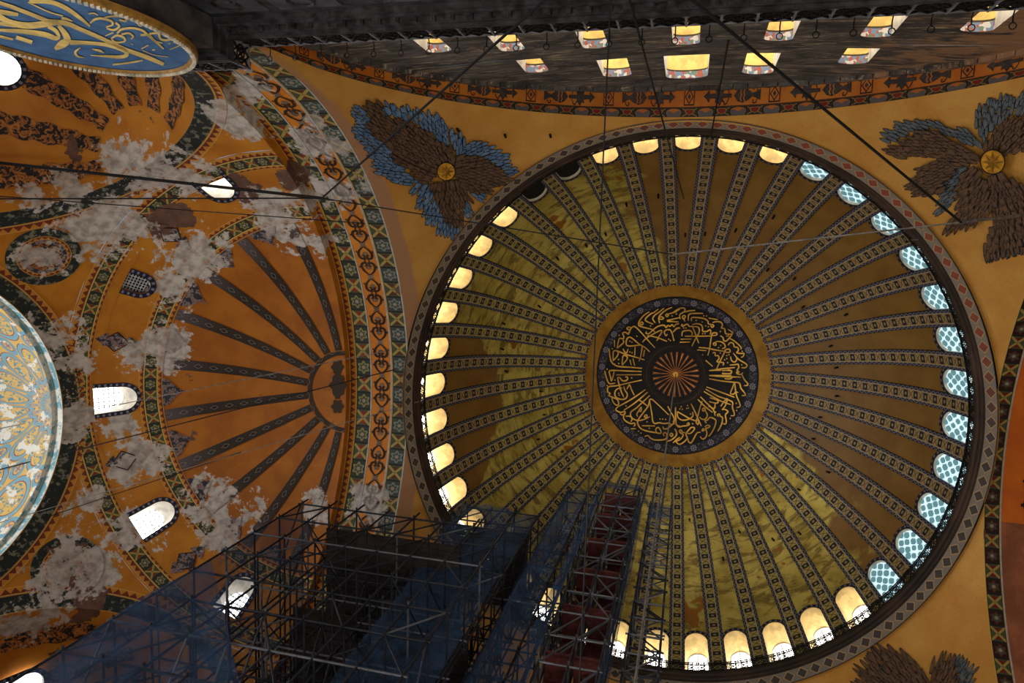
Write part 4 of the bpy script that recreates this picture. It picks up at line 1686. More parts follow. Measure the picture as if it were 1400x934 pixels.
# medallions on the spandrels
for q, lab in (((60, 350), 0), ((92, 776), 1)):
    W = on_sphere([q], SC, SR)[0]
    n_ = (SC - W) / SR
    e1 = np.cross((0, 0, 1), n_)
    e1 /= np.linalg.norm(e1)
    e2 = np.cross(n_, e1)
    root = None
    for r0, r1, mat, off in ((1.2, 1.72, M_LEAFB, .05), (1.02, 1.2, M_SAW, .06), (0.8, 1.02, M_CART, .05), (0.02, 0.8, M_FLAME, .04)):
        t = np.linspace(0, 2 * PI, 49)

        def fn(T, Wd):
            r = r0 + (r1 - r0) * Wd
            p = W + (r * np.cos(T))[..., None] * e1 + (r * np.sin(T))[..., None] * e2
            d = p - SC
            return SC + d / np.linalg.norm(d, axis=-1, keepdims=True) * (SR - off)
        root = grid('medallion_ring', t, np.linspace(0, 1, 3), fn, mat, lambda T, Wd: (Wd, T * 1.5), hd)

# arches, soffits and conches
CLAB = {'apse': 'brightly lit apse vault with blue rosettes on gold', 'roundel': 'side conch with flame shaped painted ribs below the roundel', 'scaffold': 'side conch half hidden by the blue scaffold net'}
for key, (n_, d_) in CUTS.items():
    n3 = np.array([n_[0], n_[1], 0.0])
    t3 = np.array([-n_[1], n_[0], 0.0])
    r_ = math.sqrt(SR ** 2 - d_ ** 2)
    root = empty({'apse': 'apse_vault', 'roundel': 'conch', 'scaffold': 'conch'}[key], (0, 0, 0))
    tag(root, CLAB[key], 'vault', kind='structure')
    T = np.linspace(-0.1, PI + 0.1, 97)

    def band(name, s0, s1, mat, off, uvw=1.0, par=root):
        def fn(T_, W_):
            s = s0 + (s1 - s0) * W_
            rr = np.sqrt(np.maximum((SR - off) ** 2 - s ** 2, 0.01))
            return SC + s[..., None] * n3 + (rr * np.cos(T_))[..., None] * t3 + np.stack([0 * T_, 0 * T_, rr * np.sin(T_)], -1)
        return grid(name, T, np.linspace(0, 1, 4), fn, mat, lambda T_, W_: (W_, T_ * r_ * uvw), par)
    band('leaf_border', d_ - 0.42, d_ + 0.03, M_LEAFB, 0.03)
    band('saw_band', d_ - 0.62, d_ - 0.42, M_SAW, 0.03)
    ri = r_ - 0.12

    def soff(T_, W_):
        s = d_ + 0.02 + 0.5 * W_
        return SC + s[..., None] * n3 + (ri * np.cos(T_))[..., None] * t3 + np.stack([0 * T_, 0 * T_, ri * np.sin(T_)], -1)
    grid('arch_face', T, [0, 1], (lambda T_, W_: SC + (d_ + .02) * n3 + ((r_ + (ri - r_) * W_) * np.cos(T_))[..., None] * t3 + np.stack([0 * T_, 0 * T_, (r_ + (ri - r_) * W_) * np.sin(T_)], -1)), M_SAW, lambda T_, W_: (W_, T_ * r_), root)
    grid('arch_soffit', T, [0, 0.5, 1], soff, M_ARIM if key == 'apse' else M_ORANGE, lambda T_, W_: (W_, T_), root)
    cc = SC + (d_ + 0.5) * n3
    axis = math.atan2(-n_[1], -n_[0])
    Rc = ri + 0.02 if key != 'apse' else ri - 0.25
    Sc = lambda A_, E_, off=0.0: sph(cc, Rc, A_, E_, off, axis)
    if key == 'apse':
        grid('vault', np.radians(np.arange(-90, 90.01, 2)), np.radians(np.arange(-3, 90.01, 2)), Sc, M_APSE, lambda A_, E_: (A_ * 2.6, E_ * 2.6 + 0.25), root)
        grid('vault_rim', T, [0, 1], (lambda T_, W_: cc + ((ri + (Rc - ri) * W_) * np.cos(T_))[..., None] * t3 + np.stack([0 * T_, 0 * T_, (ri + (Rc - ri) * W_) * np.sin(T_)], -1)), M_ARIM, lambda T_, W_: (W_, T_), root)
        # curved wall below with three tall windows that light the vault
        grid('apse_wall', np.radians(np.arange(-90, 90.01, 3)), np.linspace(0, 23.8, 10), (lambda A_, Z_: np.stack([cc[0] - Rc * np.cos(A_ + axis), cc[1] - Rc * np.sin(A_ + axis), Z_], -1)), M_WALL, None, root)
        for a in (-32, 0, 32):
            aa = RAD(a) + axis
            nn = np.array([math.cos(aa), math.sin(aa), 0])
            tt = np.array([-nn[1], nn[0], 0])
            pp = arch_path(0, 0.95, 16.2, 20.6, 12)
            base = np.array([cc[0], cc[1], 0]) - nn * (Rc - 0.45)
            P3 = np.array([base + tt * u + np.array([0, 0, v]) for u, v in pp])
            window_unit(P3, -nn, 0.35, (M_WREVEAL, M_DAYAPSE), 'tall arched window in the curved apse wall', group='apse windows', bars='lights', end='_offscreen')
    else:
        grid('vault', np.radians(np.arange(-90, 90.01, 3)), np.radians(np.arange(-3, 90.01, 3)), Sc, M_ORANGE, None, root)
        FL = []
        for q in np.linspace(0, 1, 33):
            FL.append((0.34 + 0.66 * math.sin(PI * min(1, (1 - q) * .9 + .1)) ** .7 * (1 - .45 * q) + .12 * math.sin(q * 40), q))
        for a in range(-78, 79, 26):
            left = [(-w_, q) for w_, q in FL]
            right = [(w_, q) for w_, q in FL]

            def flame(U_, Q_):
                w_ = np.interp(Q_, [q for _, q in FL], [w for w, _ in FL]) * 0.62
                E_ = RAD(14) + Q_ * RAD(56)
                return Sc(RAD(a) + U_ * w_ / (Rc * np.cos(E_)), E_, 0.05)
            grid('flame_rib', [-1, 0, 1], np.linspace(0, 1, 40), flame, M_FLAME, None, root)
        # round-headed window of the conch
        a0 = {'roundel': 8, 'scaffold': 0}[key]
        q = {'roundel': (-3, 92), 'scaffold': (38, 938)}[key]
        Wp = on_sphere([q], cc, Rc - 0.42)[0]
        nn = (cc - Wp) / np.linalg.norm(cc - Wp)
        tt = np.cross((0, 0, 1), nn)
        tt /= np.linalg.norm(tt)
        uu = np.cross(nn, tt)
        pp = arch_path(0, 0.78 if key == 'roundel' else 0.6, -1.3, 0.1, 12)
        P3 = np.array([Wp + tt * u + uu * v for u, v in pp])
        window_unit(P3, -nn, 0.22, (M_WREVEAL, M_DAYBIG), 'arched window low in the conch ' + ('below the roundel' if key == 'roundel' else 'beside the scaffold net'), surround=(0.25, 0.03))
# drum wall carrying the half dome
zs = np.linspace(0, 23.6, 6)
grid('drum_wall', np.radians(np.arange(-90, 90.01, 2)), zs, (lambda A_, Z_: np.stack([SC[0] - SR * np.cos(A_), SC[1] - SR * np.sin(A_), Z_], -1)), M_WALL, None, hd,
     lambda P: np.all([((P[:, :2] - SC[:2]) @ n_) < d_ for n_, d_ in CUTS.values()], axis=0))

# roof over the aisles and the corners beside the half dome, so that daylight comes only through the windows


def roof_keep(P):
    x, y = P[:, 0], P[:, 1]
    ay = np.abs(y)
    k = np.where(x > 15.6, ay > 15.9, np.where(x > -15.4, ay > 17.2, np.where(x > -19.4, ay > 15.9, np.hypot(x - SC[0], y) > SR - 0.05)))
    for n_, d_ in CUTS.values():
        c_ = SC[:2] + n_ * (d_ + 0.5)
        r_ = math.sqrt(SR ** 2 - d_ ** 2) - 0.2
        k &= np.hypot(x - c_[0], y - c_[1]) > r_
    return k


o = grid('aisle_roof', np.arange(-46, 34.1, 0.4), np.arange(-24, 24.1, 0.4), lambda X_, Y_: np.stack([X_, Y_, 0 * X_ + 23.9], -1), M_WALL, None, None, roof_keep, smooth=False)
tag(o, 'plaster ceiling over the aisles beside the nave', 'ceiling', kind='structure')

# ------------------------------------------------------------------ seraphim on the pendentives


def pip(pt, poly):
    x, y = pt
    c = False
    n = len(poly)
    for i in range(n):
        x0, y0 = poly[i]
        x1, y1 = poly[i - 1]
        if (y0 > y) != (y1 > y) and x < (x1 - x0) * (y - y0) / (y1 - y0) + x0:
            c = not c
    return c


def mk_feather(name, lo_, hi_):
    m = Mat(name, rough=0.65)
    u, v = m.uv()
    n = m.noise(3.0, 3)
    c = m.mix(n.step(0.35, 0.65), lo_, hi_)
    return m.out(m.mix(u.abs().lt(0.16), c, tuple(x * 0.72 for x in lo_)))


M_FBLUE = mk_feather('blue_feather_paint', (84, 118, 160), (120, 152, 190))
M_FBROWN = mk_feather('brown_feather_paint', (92, 68, 50), (116, 88, 64))
M_FGREY = mk_feather('grey_blue_feather_paint', (84, 96, 106), (112, 120, 128))
M_FLINE = plain('feather_outline_paint', (18, 16, 20), 0.7)
M_FACE = plain('gold_face_cover', (206, 150, 44), 0.4, 0.5)
FEATH = [(0, -.5), (.75, -.42), (1, -.1), (.85, .25), (.5, .45), (0, .55), (-.5, .45), (-.85, .25), (-1, -.1), (-.75, -.42)]
UVF = [(x, y) for x, y in FEATH]


def wing(name, poly, centre, pend, mats, L, W, parent, h0, seed, base_dir=None, bend=0.5):
    """overlapping painted feathers filling an outline given in photo pixels"""
    rg = random.Random(seed)
    poly = [tuple(p) for p in poly]
    P = np.array(poly)
    c = np.array(centre, float)
    ctr = P.mean(0)
    wd = (ctr - c) / np.linalg.norm(ctr - c) if base_dir is None else np.array(base_dir, float) / np.linalg.norm(base_dir)
    sd = np.array([-wd[1], wd[0]])
    pr = (P - c) @ wd
    ps = (P - c) @ sd
    spots = []
    row = 0
    t = pr.min() - L * 0.2
    while t < pr.max() + L * .1:
        s = ps.min() + (W * .5 if row % 2 else 0)
        while s < ps.max():
            q = c + wd * t + sd * s + np.array([rg.uniform(-.12, .12) * L, rg.uniform(-.12, .12) * W])
            if pip(q, poly):
                spots.append((t, q, row))
            s += W * 1.0
        t += L * 0.6
        row += 1
    spots.sort(key=lambda e: -e[0])
    V, F, mi, UV, H = [], [], [], [], []
    for i, (t, q, rw) in enumerate(spots):
        rd = (q - c) / (np.linalg.norm(q - c) + 1e-6)
        d = wd * (1 - bend) + rd * bend
        ang = rg.uniform(-.1, .1)
        d = d / np.linalg.norm(d)
        d = np.array([d[0] * math.cos(ang) - d[1] * math.sin(ang), d[0] * math.sin(ang) + d[1] * math.cos(ang)])
        n = np.array([-d[1], d[0]])
        l = L * rg.uniform(.9, 1.15)
        tip = on_sphere([q + d * l * .5], (0, 0, Z0), PR)[0]
        if math.hypot(tip[0] / SX, tip[1] / SY) < 15.78 or abs(tip[0]) > AX + .1 or abs(tip[1]) > AY + .1:
            continue
        for k, (sl, sw) in enumerate(((1.05, 1.14), (0.93, 0.78))):
            F.append(tuple(range(len(V), len(V) + 10)))
            mi.append(k)
            for (fx, fy), uv_ in zip(FEATH, UVF):
                V.append(q + d * fy * l * sl + n * fx * W * .5 * sw)
                UV.append(uv_)
                H.append(h0 + (row - rw) * 0.010 + k * 0.004)
    if not V:
        return
    W3 = on_sphere(np.array(V), (0, 0, Z0), PR)
    dd = np.array([0, 0, Z0]) - W3
    W3 = W3 + dd / np.linalg.norm(dd, axis=1)[:, None] * np.array(H)[:, None]
    return obj(name, make_mesh(name, W3, F, [M_FLINE, mats], UV, mi), parent)


def seraph(label, off, k, centre, face_r, browns, blues, pend, mb_, mu_, L, W):
    tr = lambda p: [(x / k + off[0], y / k + off[1]) for x, y in p]
    c = tr([centre])[0]
    root = empty('seraph_mosaic', (0, 0, 0))
    tag(root, label, 'mosaic')
    for i, p in enumerate(blues):
        wing('wing_edge', tr(p), c, pend, mu_, L / k, W / k, root, 0.02, 11 + i)
    for i, p in enumerate(browns):
        wing('wing', tr(p), c, pend, mb_, L * 1.05 / k, W / k, root, 0.17, 31 + i)
    if face_r:
        t = np.linspace(0, 2 * PI, 25)[:-1]
        for nm, rr, mat, h in (('face_rim', 1.1, M_FLINE, .36), ('face_cover', 1.0, M_FACE, .37)):
            px = np.c_[c[0] + face_r / k * rr * np.cos(t), c[1] + face_r / k * rr * np.sin(t)]
            obj(nm, make_mesh(nm, on_sphere(px, (0, 0, Z0), PR - h), [tuple(range(24))], mat), root)
        t = np.linspace(0, 2 * PI, 17)[:-1]
        ra = np.where(np.arange(16) % 2 == 0, .92, .42)
        px = np.c_[c[0] + face_r / k * ra * np.cos(t), c[1] + face_r / k * ra * np.sin(t)]
        W3 = np.vstack([on_sphere(px, (0, 0, Z0), PR - .38), on_sphere([c], (0, 0, Z0), PR - .44)])
        obj('face_star', make_mesh('face_star', W3, [(i, (i + 1) % 16, 16) for i in range(16)], M_GRING), root)
    return root


seraph('six winged seraph with brown wings edged in bright blue on the gold pendentive', (480, 120), 4.446, (578, 510), 52,
       [[(540,470),(600,460),(630,400),(600,350),(480,280),(380,200),(330,190),(190,160),(240,370),(250,430),(330,490),(410,560),(480,560)], [(70,75),(165,75),(190,160),(240,190),(230,360),(150,300),(90,230),(100,165)],
        [(620,470),(640,400),(770,400),(880,470),(985,560),(990,600),(900,580),(820,600),(720,635),(640,570)], [(480,570),(560,560),(640,560),(710,620),(690,680),(665,740),(680,870),(590,830),(540,760),(520,680),(470,600)],
        [(700,640),(740,700),(840,730),(760,730),(715,690)], [(720,610),(900,600),(940,640),(860,650),(800,630)]],
       [[(0,150),(30,90),(70,110),(100,170),(90,240),(150,310),(240,370),(250,430),(330,490),(415,565),(350,600),(250,560),(150,510),(140,460),(95,360),(25,285),(40,210)], [(170,95),(340,120),(430,140),(540,180),(620,260),(690,300),(700,340),(650,400),(610,350),(480,280),(380,190),(330,185),(190,155)],
        [(640,395),(690,340),(750,320),(860,360),(970,420),(960,460),(1040,530),(1035,580),(990,600),(985,555),(880,470),(780,400)], [(340,590),(410,570),(465,580),(520,690),(540,770),(590,830),(685,880),(670,920),(590,915),(480,830),(440,760),(400,700),(390,640)],
        [(665,760),(705,690),(760,750),(820,750),(790,800),(720,820),(680,810)], [(730,640),(830,640),(930,650),(890,690),(800,700)]],
       None, M_FBROWN, M_FBLUE, 62, 20)
seraph('dark brown seraph with grey blue feathers on the darker pendentive', (1190, 120), 3.89, (650, 395), 62,
       [[(590,340),(520,310),(450,270),(360,215),(290,215),(190,255),(80,330),(150,365),(250,345),(350,350),(440,390),(520,400),(590,370)], [(430,380),(330,370),(260,430),(205,520),(280,585),(390,545),(420,450),(500,410)],
        [(560,400),(620,480),(660,580),(650,660),(560,720),(420,770),(400,740),(460,640),(470,520),(500,440)], [(640,480),(700,440),(800,480),(900,560),(860,820),(700,900),(590,890),(640,800),(670,700),(660,560)],
        [(600,310),(660,220),(760,140),(900,150),(900,300),(720,340)]],
       [[(60,320),(80,230),(170,180),(330,170),(440,210),(520,220),(600,270),(590,310),(500,290),(420,240),(330,210),(190,240)], [(560,190),(560,110),(640,60),(817,40),(900,60),(900,140),(760,130),(650,220),(600,290)],
        [(400,500),(470,420),(510,410),(470,520),(430,640),(350,690),(380,580)], [(600,890),(700,840),(817,790),(870,800),(840,850),(690,910)]],
       None, M_FBROWN, M_FGREY, 62, 18)
seraph('grey and brown seraph wings on the pendentive over the pink plaster arch', (1150, 840), 5.6, (700, 760), 0,
       [[(150,430),(180,300),(250,250),(400,250),(520,320),(640,430),(720,560),(720,700),(200,700),(140,560)], [(720,700),(700,400),(800,290),(870,340),(900,526),(860,700)]],
       [[(90,170),(240,240),(290,270),(280,380),(200,350),(130,240)], [(250,220),(290,150),(370,200),(380,250)], [(880,280),(960,340),(1010,430),(1000,600),(890,600),(870,400)], [(280,380),(400,420),(520,560),(360,620)]],
       None, M_FBROWN, M_FGREY, 120, 22)

# small dark hooks and nail holes on the pendentives stay with the mosaic ground
for q in ((554, 170), (625, 176), (690, 184), (752, 184)):
    W3 = on_sphere([q], (0, 0, Z0), PR - 0.02)[0]
    b = MB()
    n_ = (np.array([0, 0, Z0]) - W3) / PR
    b.tube([W3, W3 + n_ * 0.25], 0.07, 6)
    b.build('iron_peg', M_IRON, PENDS[(-1, -1)])

# ------------------------------------------------------------------ calligraphy roundel
RC = np.array([-18.65, -14.92, 19.6])
yaw, til = RAD(-1.5), RAD(3.5)
RNRM = np.array([math.sin(yaw) * math.cos(til), math.cos(yaw) * math.cos(til), -math.sin(til)])
E1 = np.cross((0, 0, 1), RNRM)
E1 /= np.linalg.norm(E1)
E2 = np.cross(RNRM, E1)
RR = 3.75
m = Mat('blue_roundel_paint', rough=0.5)
n = m.noise(1.6, 7, 0.6)
m.out(m.mix(n.step(0.35, 0.65), (48, 92, 142), (66, 114, 164)))
M_RBLUE = m
M_RGOLD = plain('roundel_gold_leaf', (226, 194, 116), 0.5, 0.1, 0.15, 1.2)
M_RRIM = plain('carved_gilt_rim', (150, 112, 52), 0.5, 0.2)
M_RBEAD = plain('ivory_bead', (206, 200, 184), 0.5)
ro = empty('calligraphy_roundel', RC - E2 * RR)
tag(ro, 'huge blue roundel with gold calligraphy and beaded gilt rim hung on the pier', 'roundel')
base = RC - E2 * RR
t = np.linspace(0, 2 * PI, 97)[:-1]


def rdisc(r, h):
    return [RC - base + r * (math.cos(a) * E1 + math.sin(a) * E2) + RNRM * h for a in t]


b = MB()
b.add(rdisc(RR * .985, 0.0) + rdisc(RR * .985, -0.1), [tuple(range(96)), tuple(range(191, 95, -1))] + [(i, (i + 1) % 96, 96 + (i + 1) % 96, 96 + i) for i in range(96)])
b.build('painted_disc', M_RBLUE, ro)
b = MB()
V = rdisc(RR * .96, 0.02) + rdisc(RR * .975, 0.1) + rdisc(RR * 1.01, 0.12) + rdisc(RR * 1.03, 0.06) + rdisc(RR * 1.03, -0.1) + rdisc(RR * .96, -0.1)
b.add(V, [(k * 96 + i, k * 96 + (i + 1) % 96, (k + 1) * 96 + (i + 1) % 96, (k + 1) * 96 + i) for k in range(5) for i in range(96)])
rim = b.build('rim', M_RRIM, ro)
bd = None
for i in range(160):
    a = 2 * PI * i / 160
    if bd is None:
        q = MB()
        q.box((0, 0, 0), (0.09, 0.08, 0.11))
        o = q.build('rim_bead', M_RBEAD, rim)
        bd = o.data
    else:
        o = obj('rim_bead', bd, rim)
    o.location = RC - base + RR * (math.cos(a) * E1 + math.sin(a) * E2) + RNRM * 0.14
    o.rotation_euler = (0, -a, 0)
RST = [[(330,150,35),(450,160,30),(560,205,26),(700,265,24),(850,335,24),(1000,390,28),(1120,440,22)],[(-160,40,30),(-40,90,34),(60,150,36),(180,175,40),(300,165,40),(400,150,30)],[(200,10,25),(330,12,28),(430,45,28),(530,110,24),(615,180,12)],
[(-120,-20,18),(0,20,22),(100,55,24),(230,105,24),(330,145,24)],[(-100,195,14),(0,205,18),(150,215,28),(300,235,34),(380,262,28),(402,248,20),(380,210,24),(330,180,24)],[(400,175,20),(440,225,34),(460,275,44),(420,305,50),(375,335,20)],
[(480,290,30),(620,295,22),(750,310,26),(850,345,28),(865,375,26),(820,390,22),(720,385,14),(620,378,5)],[(770,442,10),(880,430,12),(975,413,10)],[(630,335,5),(680,347,15),(712,362,4)],[(550,325,6),(515,355,14),(530,385,12),(580,395,4)],
[(-60,70,28),(60,90,28),(125,100,20)],[(0,160,24),(110,185,8)],[(110,255,24),(220,290,24)],[(-40,240,18),(90,270,14)],[(190,15,8),(330,80,8),(430,110,8)],[(420,125,18),(455,130,16),(495,145,6)],
[(615,160,10),(650,132,15),(700,127,15),(760,145,14),(768,170,12),(725,185,8)],[(715,120,8),(780,110,12),(850,120,12),(860,145,12),(815,135,10)],[(790,155,14),(815,180,14),(780,205,14),(730,195,10)],[(800,230,12),(830,202,14),(900,192,14),(970,207,14),(1010,240,14),(1120,335,10)],
[(760,265,10),(800,242,14),(850,260,14),(848,284,12),(790,290,12),(762,267,10)],[(830,235,12),(880,227,12),(910,250,12),(895,267,10)],[(960,240,14),(1020,242,12),(1060,280,10),(1110,295,8)],[(1020,232,12),(1080,227,14),(1100,268,14),(1160,272,14),(1148,236,14),(1110,217,12),(1200,240,5)],
[(1160,340,6),(1230,310,8)],[(965,335,6),(1015,308,8)],[(720,245,6),(775,222,8)],[(605,95,8),(640,90,8),(670,105,8)],[(940,150,8),(950,175,6),(970,180,4)],[(975,345,3),(1050,375,5),(1150,390,3)],[(1040,342,8),(1060,340,8)],[(1150,300,6),(1165,298,6)],[(895,300,5),(910,305,5)],[(1185,290,6),(1215,298,6)]]
V, F = [], []
for st in RST:
    p = smooth_line(np.array(st, float) / 5.0, 5)
    v, f = ribbon2(p[:, :2], np.maximum(p[:, 2], 0.9) * 1.1)
    F += [tuple(i + len(V) for i in q) for q in f]
    V += v.tolist()
P3 = on_plane(np.array(V), RC + RNRM * 0.03, RNRM)
rad = np.linalg.norm(P3 - RC, axis=1)
F = [f for f in F if all(rad[i] < RR * .96 for i in f)]
obj('lettering', make_mesh('lettering', P3 - base, F, M_RGOLD), ro)
q = MB()
for s_ in (-1.6, 1.6):
    q.tube([RC - base + E1 * s_ + E2 * 2.6 - RNRM * .1, np.array([RC[0] + s_ * -1, -15.45, 23.0]) - base], 0.04, 5)
q.build('hanging_cables', M_IRON, ro)

# ------------------------------------------------------------------ scaffolding
M_TUBE = plain('dark_steel_tube', (30, 34, 46), 0.5, 0.3, 0.3, 1.0)
M_TUBE2 = plain('galvanised_tube', (86, 90, 100), 0.45, 0.4, 0.2, 1.0)
M_PLANK = plain('dark_timber_plank', (40, 33, 30), 0.85, 0, 0.35, 1.0)
M_RED = plain('oxblood_board', (84, 40, 40), 0.8, 0, 0.25, 1.4)


def mk_net(name, c, a):
    m = Mat(name, None, 0.9)
    n = m.noise(1.1, 6, 0.6)
    m.out(m.mix(n.step(0.3, 0.7), c, tuple(min(255, v * 1.35) for v in c)))
    tr = m.nt.nodes.new('ShaderNodeBsdfTransparent')
    mx = m.nt.nodes.new('ShaderNodeMixShader')
    op = n.step(0.25, 0.75) * 0.22 + a
    m.nt.links.new(op.s, mx.inputs[0])
    m.nt.links.new(tr.outputs[0], mx.inputs[1])
    m.nt.links.new(m.b.outputs[0], mx.inputs[2])
    m.nt.links.new(mx.outputs[0], m.nt.nodes['Material Output'].inputs['Surface'])
    return m


M_NET = mk_net('blue_debris_net', (36, 58, 88), 0.44)
tube_me = {}


def unit_tube(r, mat):
    if (r, mat) not in tube_me:
        b = MB()
        b.tube([(0, 0, 0), (0, 0, 1)], r, 6)
        tube_me[(r, mat)] = make_mesh('tube', np.concatenate(b.v), b.f, mat)
    return tube_me[(r, mat)]


class Scaffold:
    def __init__(s, name, label, loc):
        s.root = empty(name, loc)
        tag(s.root, label, 'scaffolding', 'scaffolding under the dome')
        s.loc = np.array(loc, float)
        s.count = {}
        s.rest = {}

    def pole(s, kind, a, b, r=0.045, mat=M_TUBE):
        a, b = np.array(a, float) - s.loc, np.array(b, float) - s.loc
        s.count[kind] = s.count.get(kind, 0) + 1
        if s.count[kind] > 290:
            s.rest.setdefault((kind, mat), MB()).tube([a, b], r, 5)
            return
        o = obj(kind, unit_tube(r, mat), s.root)
        d = Vector(b - a)
        o.matrix_local = Matrix.Translation(Vector(a)) @ d.to_track_quat('Z', 'Y').to_matrix().to_4x4() @ Matrix.Diagonal((1, 1, d.length, 1))

    def lattice(s, xs, ys, zb, zt, lift, brace=0.5, seed=1, r=0.045, mats=(M_TUBE, M_TUBE2)):
        rg = random.Random(seed)
        for x in xs:
            for y in ys:
                s.pole('standard', (x, y, 0), (x, y, zt + rg.uniform(.2, 1.0)), r)
        zs = np.arange(zt, zb, -lift)
        for z in zs:
            for y in ys:
                s.pole('ledger', (xs[0] - .15, y, z), (xs[-1] + .15, y, z), r * .9, mats[rg.random() < .25])
            for x in xs:
                s.pole('transom', (x, ys[0] - .15, z + .08), (x, ys[-1] + .15, z + .08), r * .9, mats[rg.random() < .25])
        for z in zs[:-1]:
            for y in ys:
                for x0, x1 in zip(xs[:-1], xs[1:]):
                    if rg.random() < brace:
                        a, b = (x0, x1) if rg.random() < .5 else (x1, x0)
                        s.pole('brace', (a, y, z - lift), (b, y, z), r * .8, mats[rg.random() < .2])
            for x in xs:
                for y0, y1 in zip(ys[:-1], ys[1:]):
                    if rg.random() < brace * .8:
                        a, b = (y0, y1) if rg.random() < .5 else (y1, y0)
                        s.pole('brace', (x, a, z - lift), (x, b, z), r * .8, mats[rg.random() < .2])

    def net(s, pts, mat, sag=0.12, n=18, seed=2):
        """hanging net between four corners a, b (top), c, d (bottom)"""
        a, b, c, d = [np.array(p, float) - s.loc for p in pts]
        nn = np.cross(b - a, d - a)
        nn /= np.linalg.norm(nn)
        rg2 = np.random.default_rng(seed)
        ph = rg2.uniform(0, 6, 4)

        def fn(U_, V_):
            P = (a * (1 - U_)[..., None] + b * U_[..., None]) * (1 - V_)[..., None] + (d * (1 - U_)[..., None] + c * U_[..., None]) * V_[..., None]
            w_ = sag * (np.sin(U_ * 9 + ph[0]) * np.sin(V_ * 14 + ph[1]) + .6 * np.sin(U_ * 21 + ph[2] + V_ * 8))
            return P + w_[..., None] * nn
        return grid('debris_net', np.linspace(0, 1, n), np.linspace(0, 1, n * 2), fn, mat, None, s.root)

    def planks(s, xs, y0, y1, z, mat=M_PLANK, along='x', w=0.3, gap=0.03):
        b = None
        y = y0
        while y < y1 - 1e-6:
            if b is None:
                q = MB()
                q.box((0, 0, 0), (xs[1] - xs[0], w - gap, 0.06))
                o = q.build('plank', mat, s.root)
                b = o.data
            else:
                o = obj('plank', b, s.root)
            o.location = np.array([(xs[0] + xs[1]) / 2, y + w / 2, z]) - s.loc
            y += w

    def finish(s):
        for (kind, mat), mb_ in s.rest.items():
            o = mb_.build(kind + '_cluster', mat, s.root)
            o['kind'] = 'stuff'


# low wide scaffold under the half dome arch
sa = Scaffold('scaffold', 'wide dark tube scaffold with timber decks under the half dome arch and cornice', (-12.5, 9, 0))
xs = np.linspace(-18.0, -7.2, 8)
ys = np.linspace(4.4, 14.6, 5)
sa.lattice(xs, ys, 8, 32, 2.0, 0.42, 5, 0.048)
sa.planks((-16.2, -9.2), 5.2, 14.6, 31.4)
sa.planks((-15.6, -7.4), 7.2, 14.6, 27.4)  # lower deck added to darken the view up into the block
sa.net(((-18.0, 4.4, 32.3), (-18.0, 14.4, 32.3), (-18.0, 14.4, 8), (-18.0, 4.4, 8)), M_NET, .05, seed=4)
sa.net(((-17.9, 4.3, 25.0), (-7.3, 4.3, 13.5), (-7.3, 4.3, 8), (-17.9, 4.3, 8)), M_NET, .08, seed=5)
# its taller block reaching the dome cornice
sb = sa
sb.lattice(np.linspace(-11.6, -7.2, 4), np.linspace(6.6, 11.2, 3), 24, 40.0, 2.0, 0.5, 6, 0.05)
sb.net(((-11.9, 6.4, 40.4), (-7.3, 6.7, 40.2), (-7.3, 6.5, 22), (-10.0, 6.3, 14)), M_NET, .16, seed=7)
sb.planks((-11.6, -7.3), 6.9, 11.2, 37.9)
sb.finish()
# slender towers up to the dome vault
sc_ = Scaffold('scaffold_tower', 'scaffold tower hung with bright blue net beside the oxblood boards', (-5.6, 8.4, 0))
sc_.lattice(np.array([-6.7, -5.3, -4.6]), np.array([7.5, 9.4]), 12, 47.4, 2.0, 0.7, 8, 0.05)
sc_.net(((-6.7, 7.4, 47.8), (-5.3, 7.4, 47.8), (-5.3, 7.4, 12), (-6.7, 7.4, 12)), M_NET, .08, seed=9)
sc_.net(((-6.8, 7.4, 47.8), (-6.8, 9.5, 47.8), (-6.8, 9.5, 12), (-6.8, 7.4, 12)), M_NET, .06, seed=10)
sc_.finish()
sd_ = Scaffold('scaffold_tower', 'stair tower with oxblood boards between blue nets under the dome', (-3.0, 8.0, 0))
sd_.lattice(np.array([-4.15, -3.0, -1.85]), np.array([6.9, 8.0, 9.2]), 12, 48.0, 2.0, 0.6, 11, 0.05, (M_TUBE2, M_TUBE2))
for z in np.arange(47.2, 14, -4.0):
    for x0, x1 in ((-4.1, -3.05), (-2.95, -1.9)):
        b = MB()
        b.box((0, 0, 0), (x1 - x0, 0.06, 2.5))
        o = b.build('board_panel', M_RED, sd_.root)
        for k in np.linspace(-.4, .4, 4):
            b = MB()
            b.box((k * (x1 - x0), -0.05, 0), (0.05, 0.06, 2.5))
            b.build('batten', M_RED, o)
        o.location = np.array([(x0 + x1) / 2, 9.0, z - 1.2]) - sd_.loc
        b = MB()
        b.box((0, 0, 0), (x1 - x0, 1.7, 0.08))
        b.box((0, -0.87, 0.06), (x1 - x0, 0.06, 0.16))
        o = b.build('landing', M_RED, sd_.root)
        o.location = np.array([(x0 + x1) / 2, 8.1, z]) - sd_.loc
    sd_.pole('stair_stringer', (-4.0, 7.6, z - 4), (-2.0, 7.6, z), 0.05, M_TUBE2)
sd_.net(((-1.7, 6.8, 48.3), (-1.7, 9.3, 48.3), (-1.7, 9.3, 12), (-1.7, 6.8, 12)), M_NET, .05, seed=12)
sd_.net(((-4.6, 6.9, 47.8), (-4.25, 6.8, 48.3), (-4.25, 6.8, 12), (-5.2, 6.9, 12)), M_NET, .06, seed=13)
sd_.net(((-4.25, 6.85, 48.6), (-1.75, 6.85, 48.6), (-1.75, 6.85, 47.3), (-4.25, 6.85, 47.3)), M_NET, .04, seed=14)
sd_.finish()
se_ = Scaffold('scaffold_tower', 'narrow open scaffold tower with a scrap of net at its top', (-0.5, 8.2, 0))
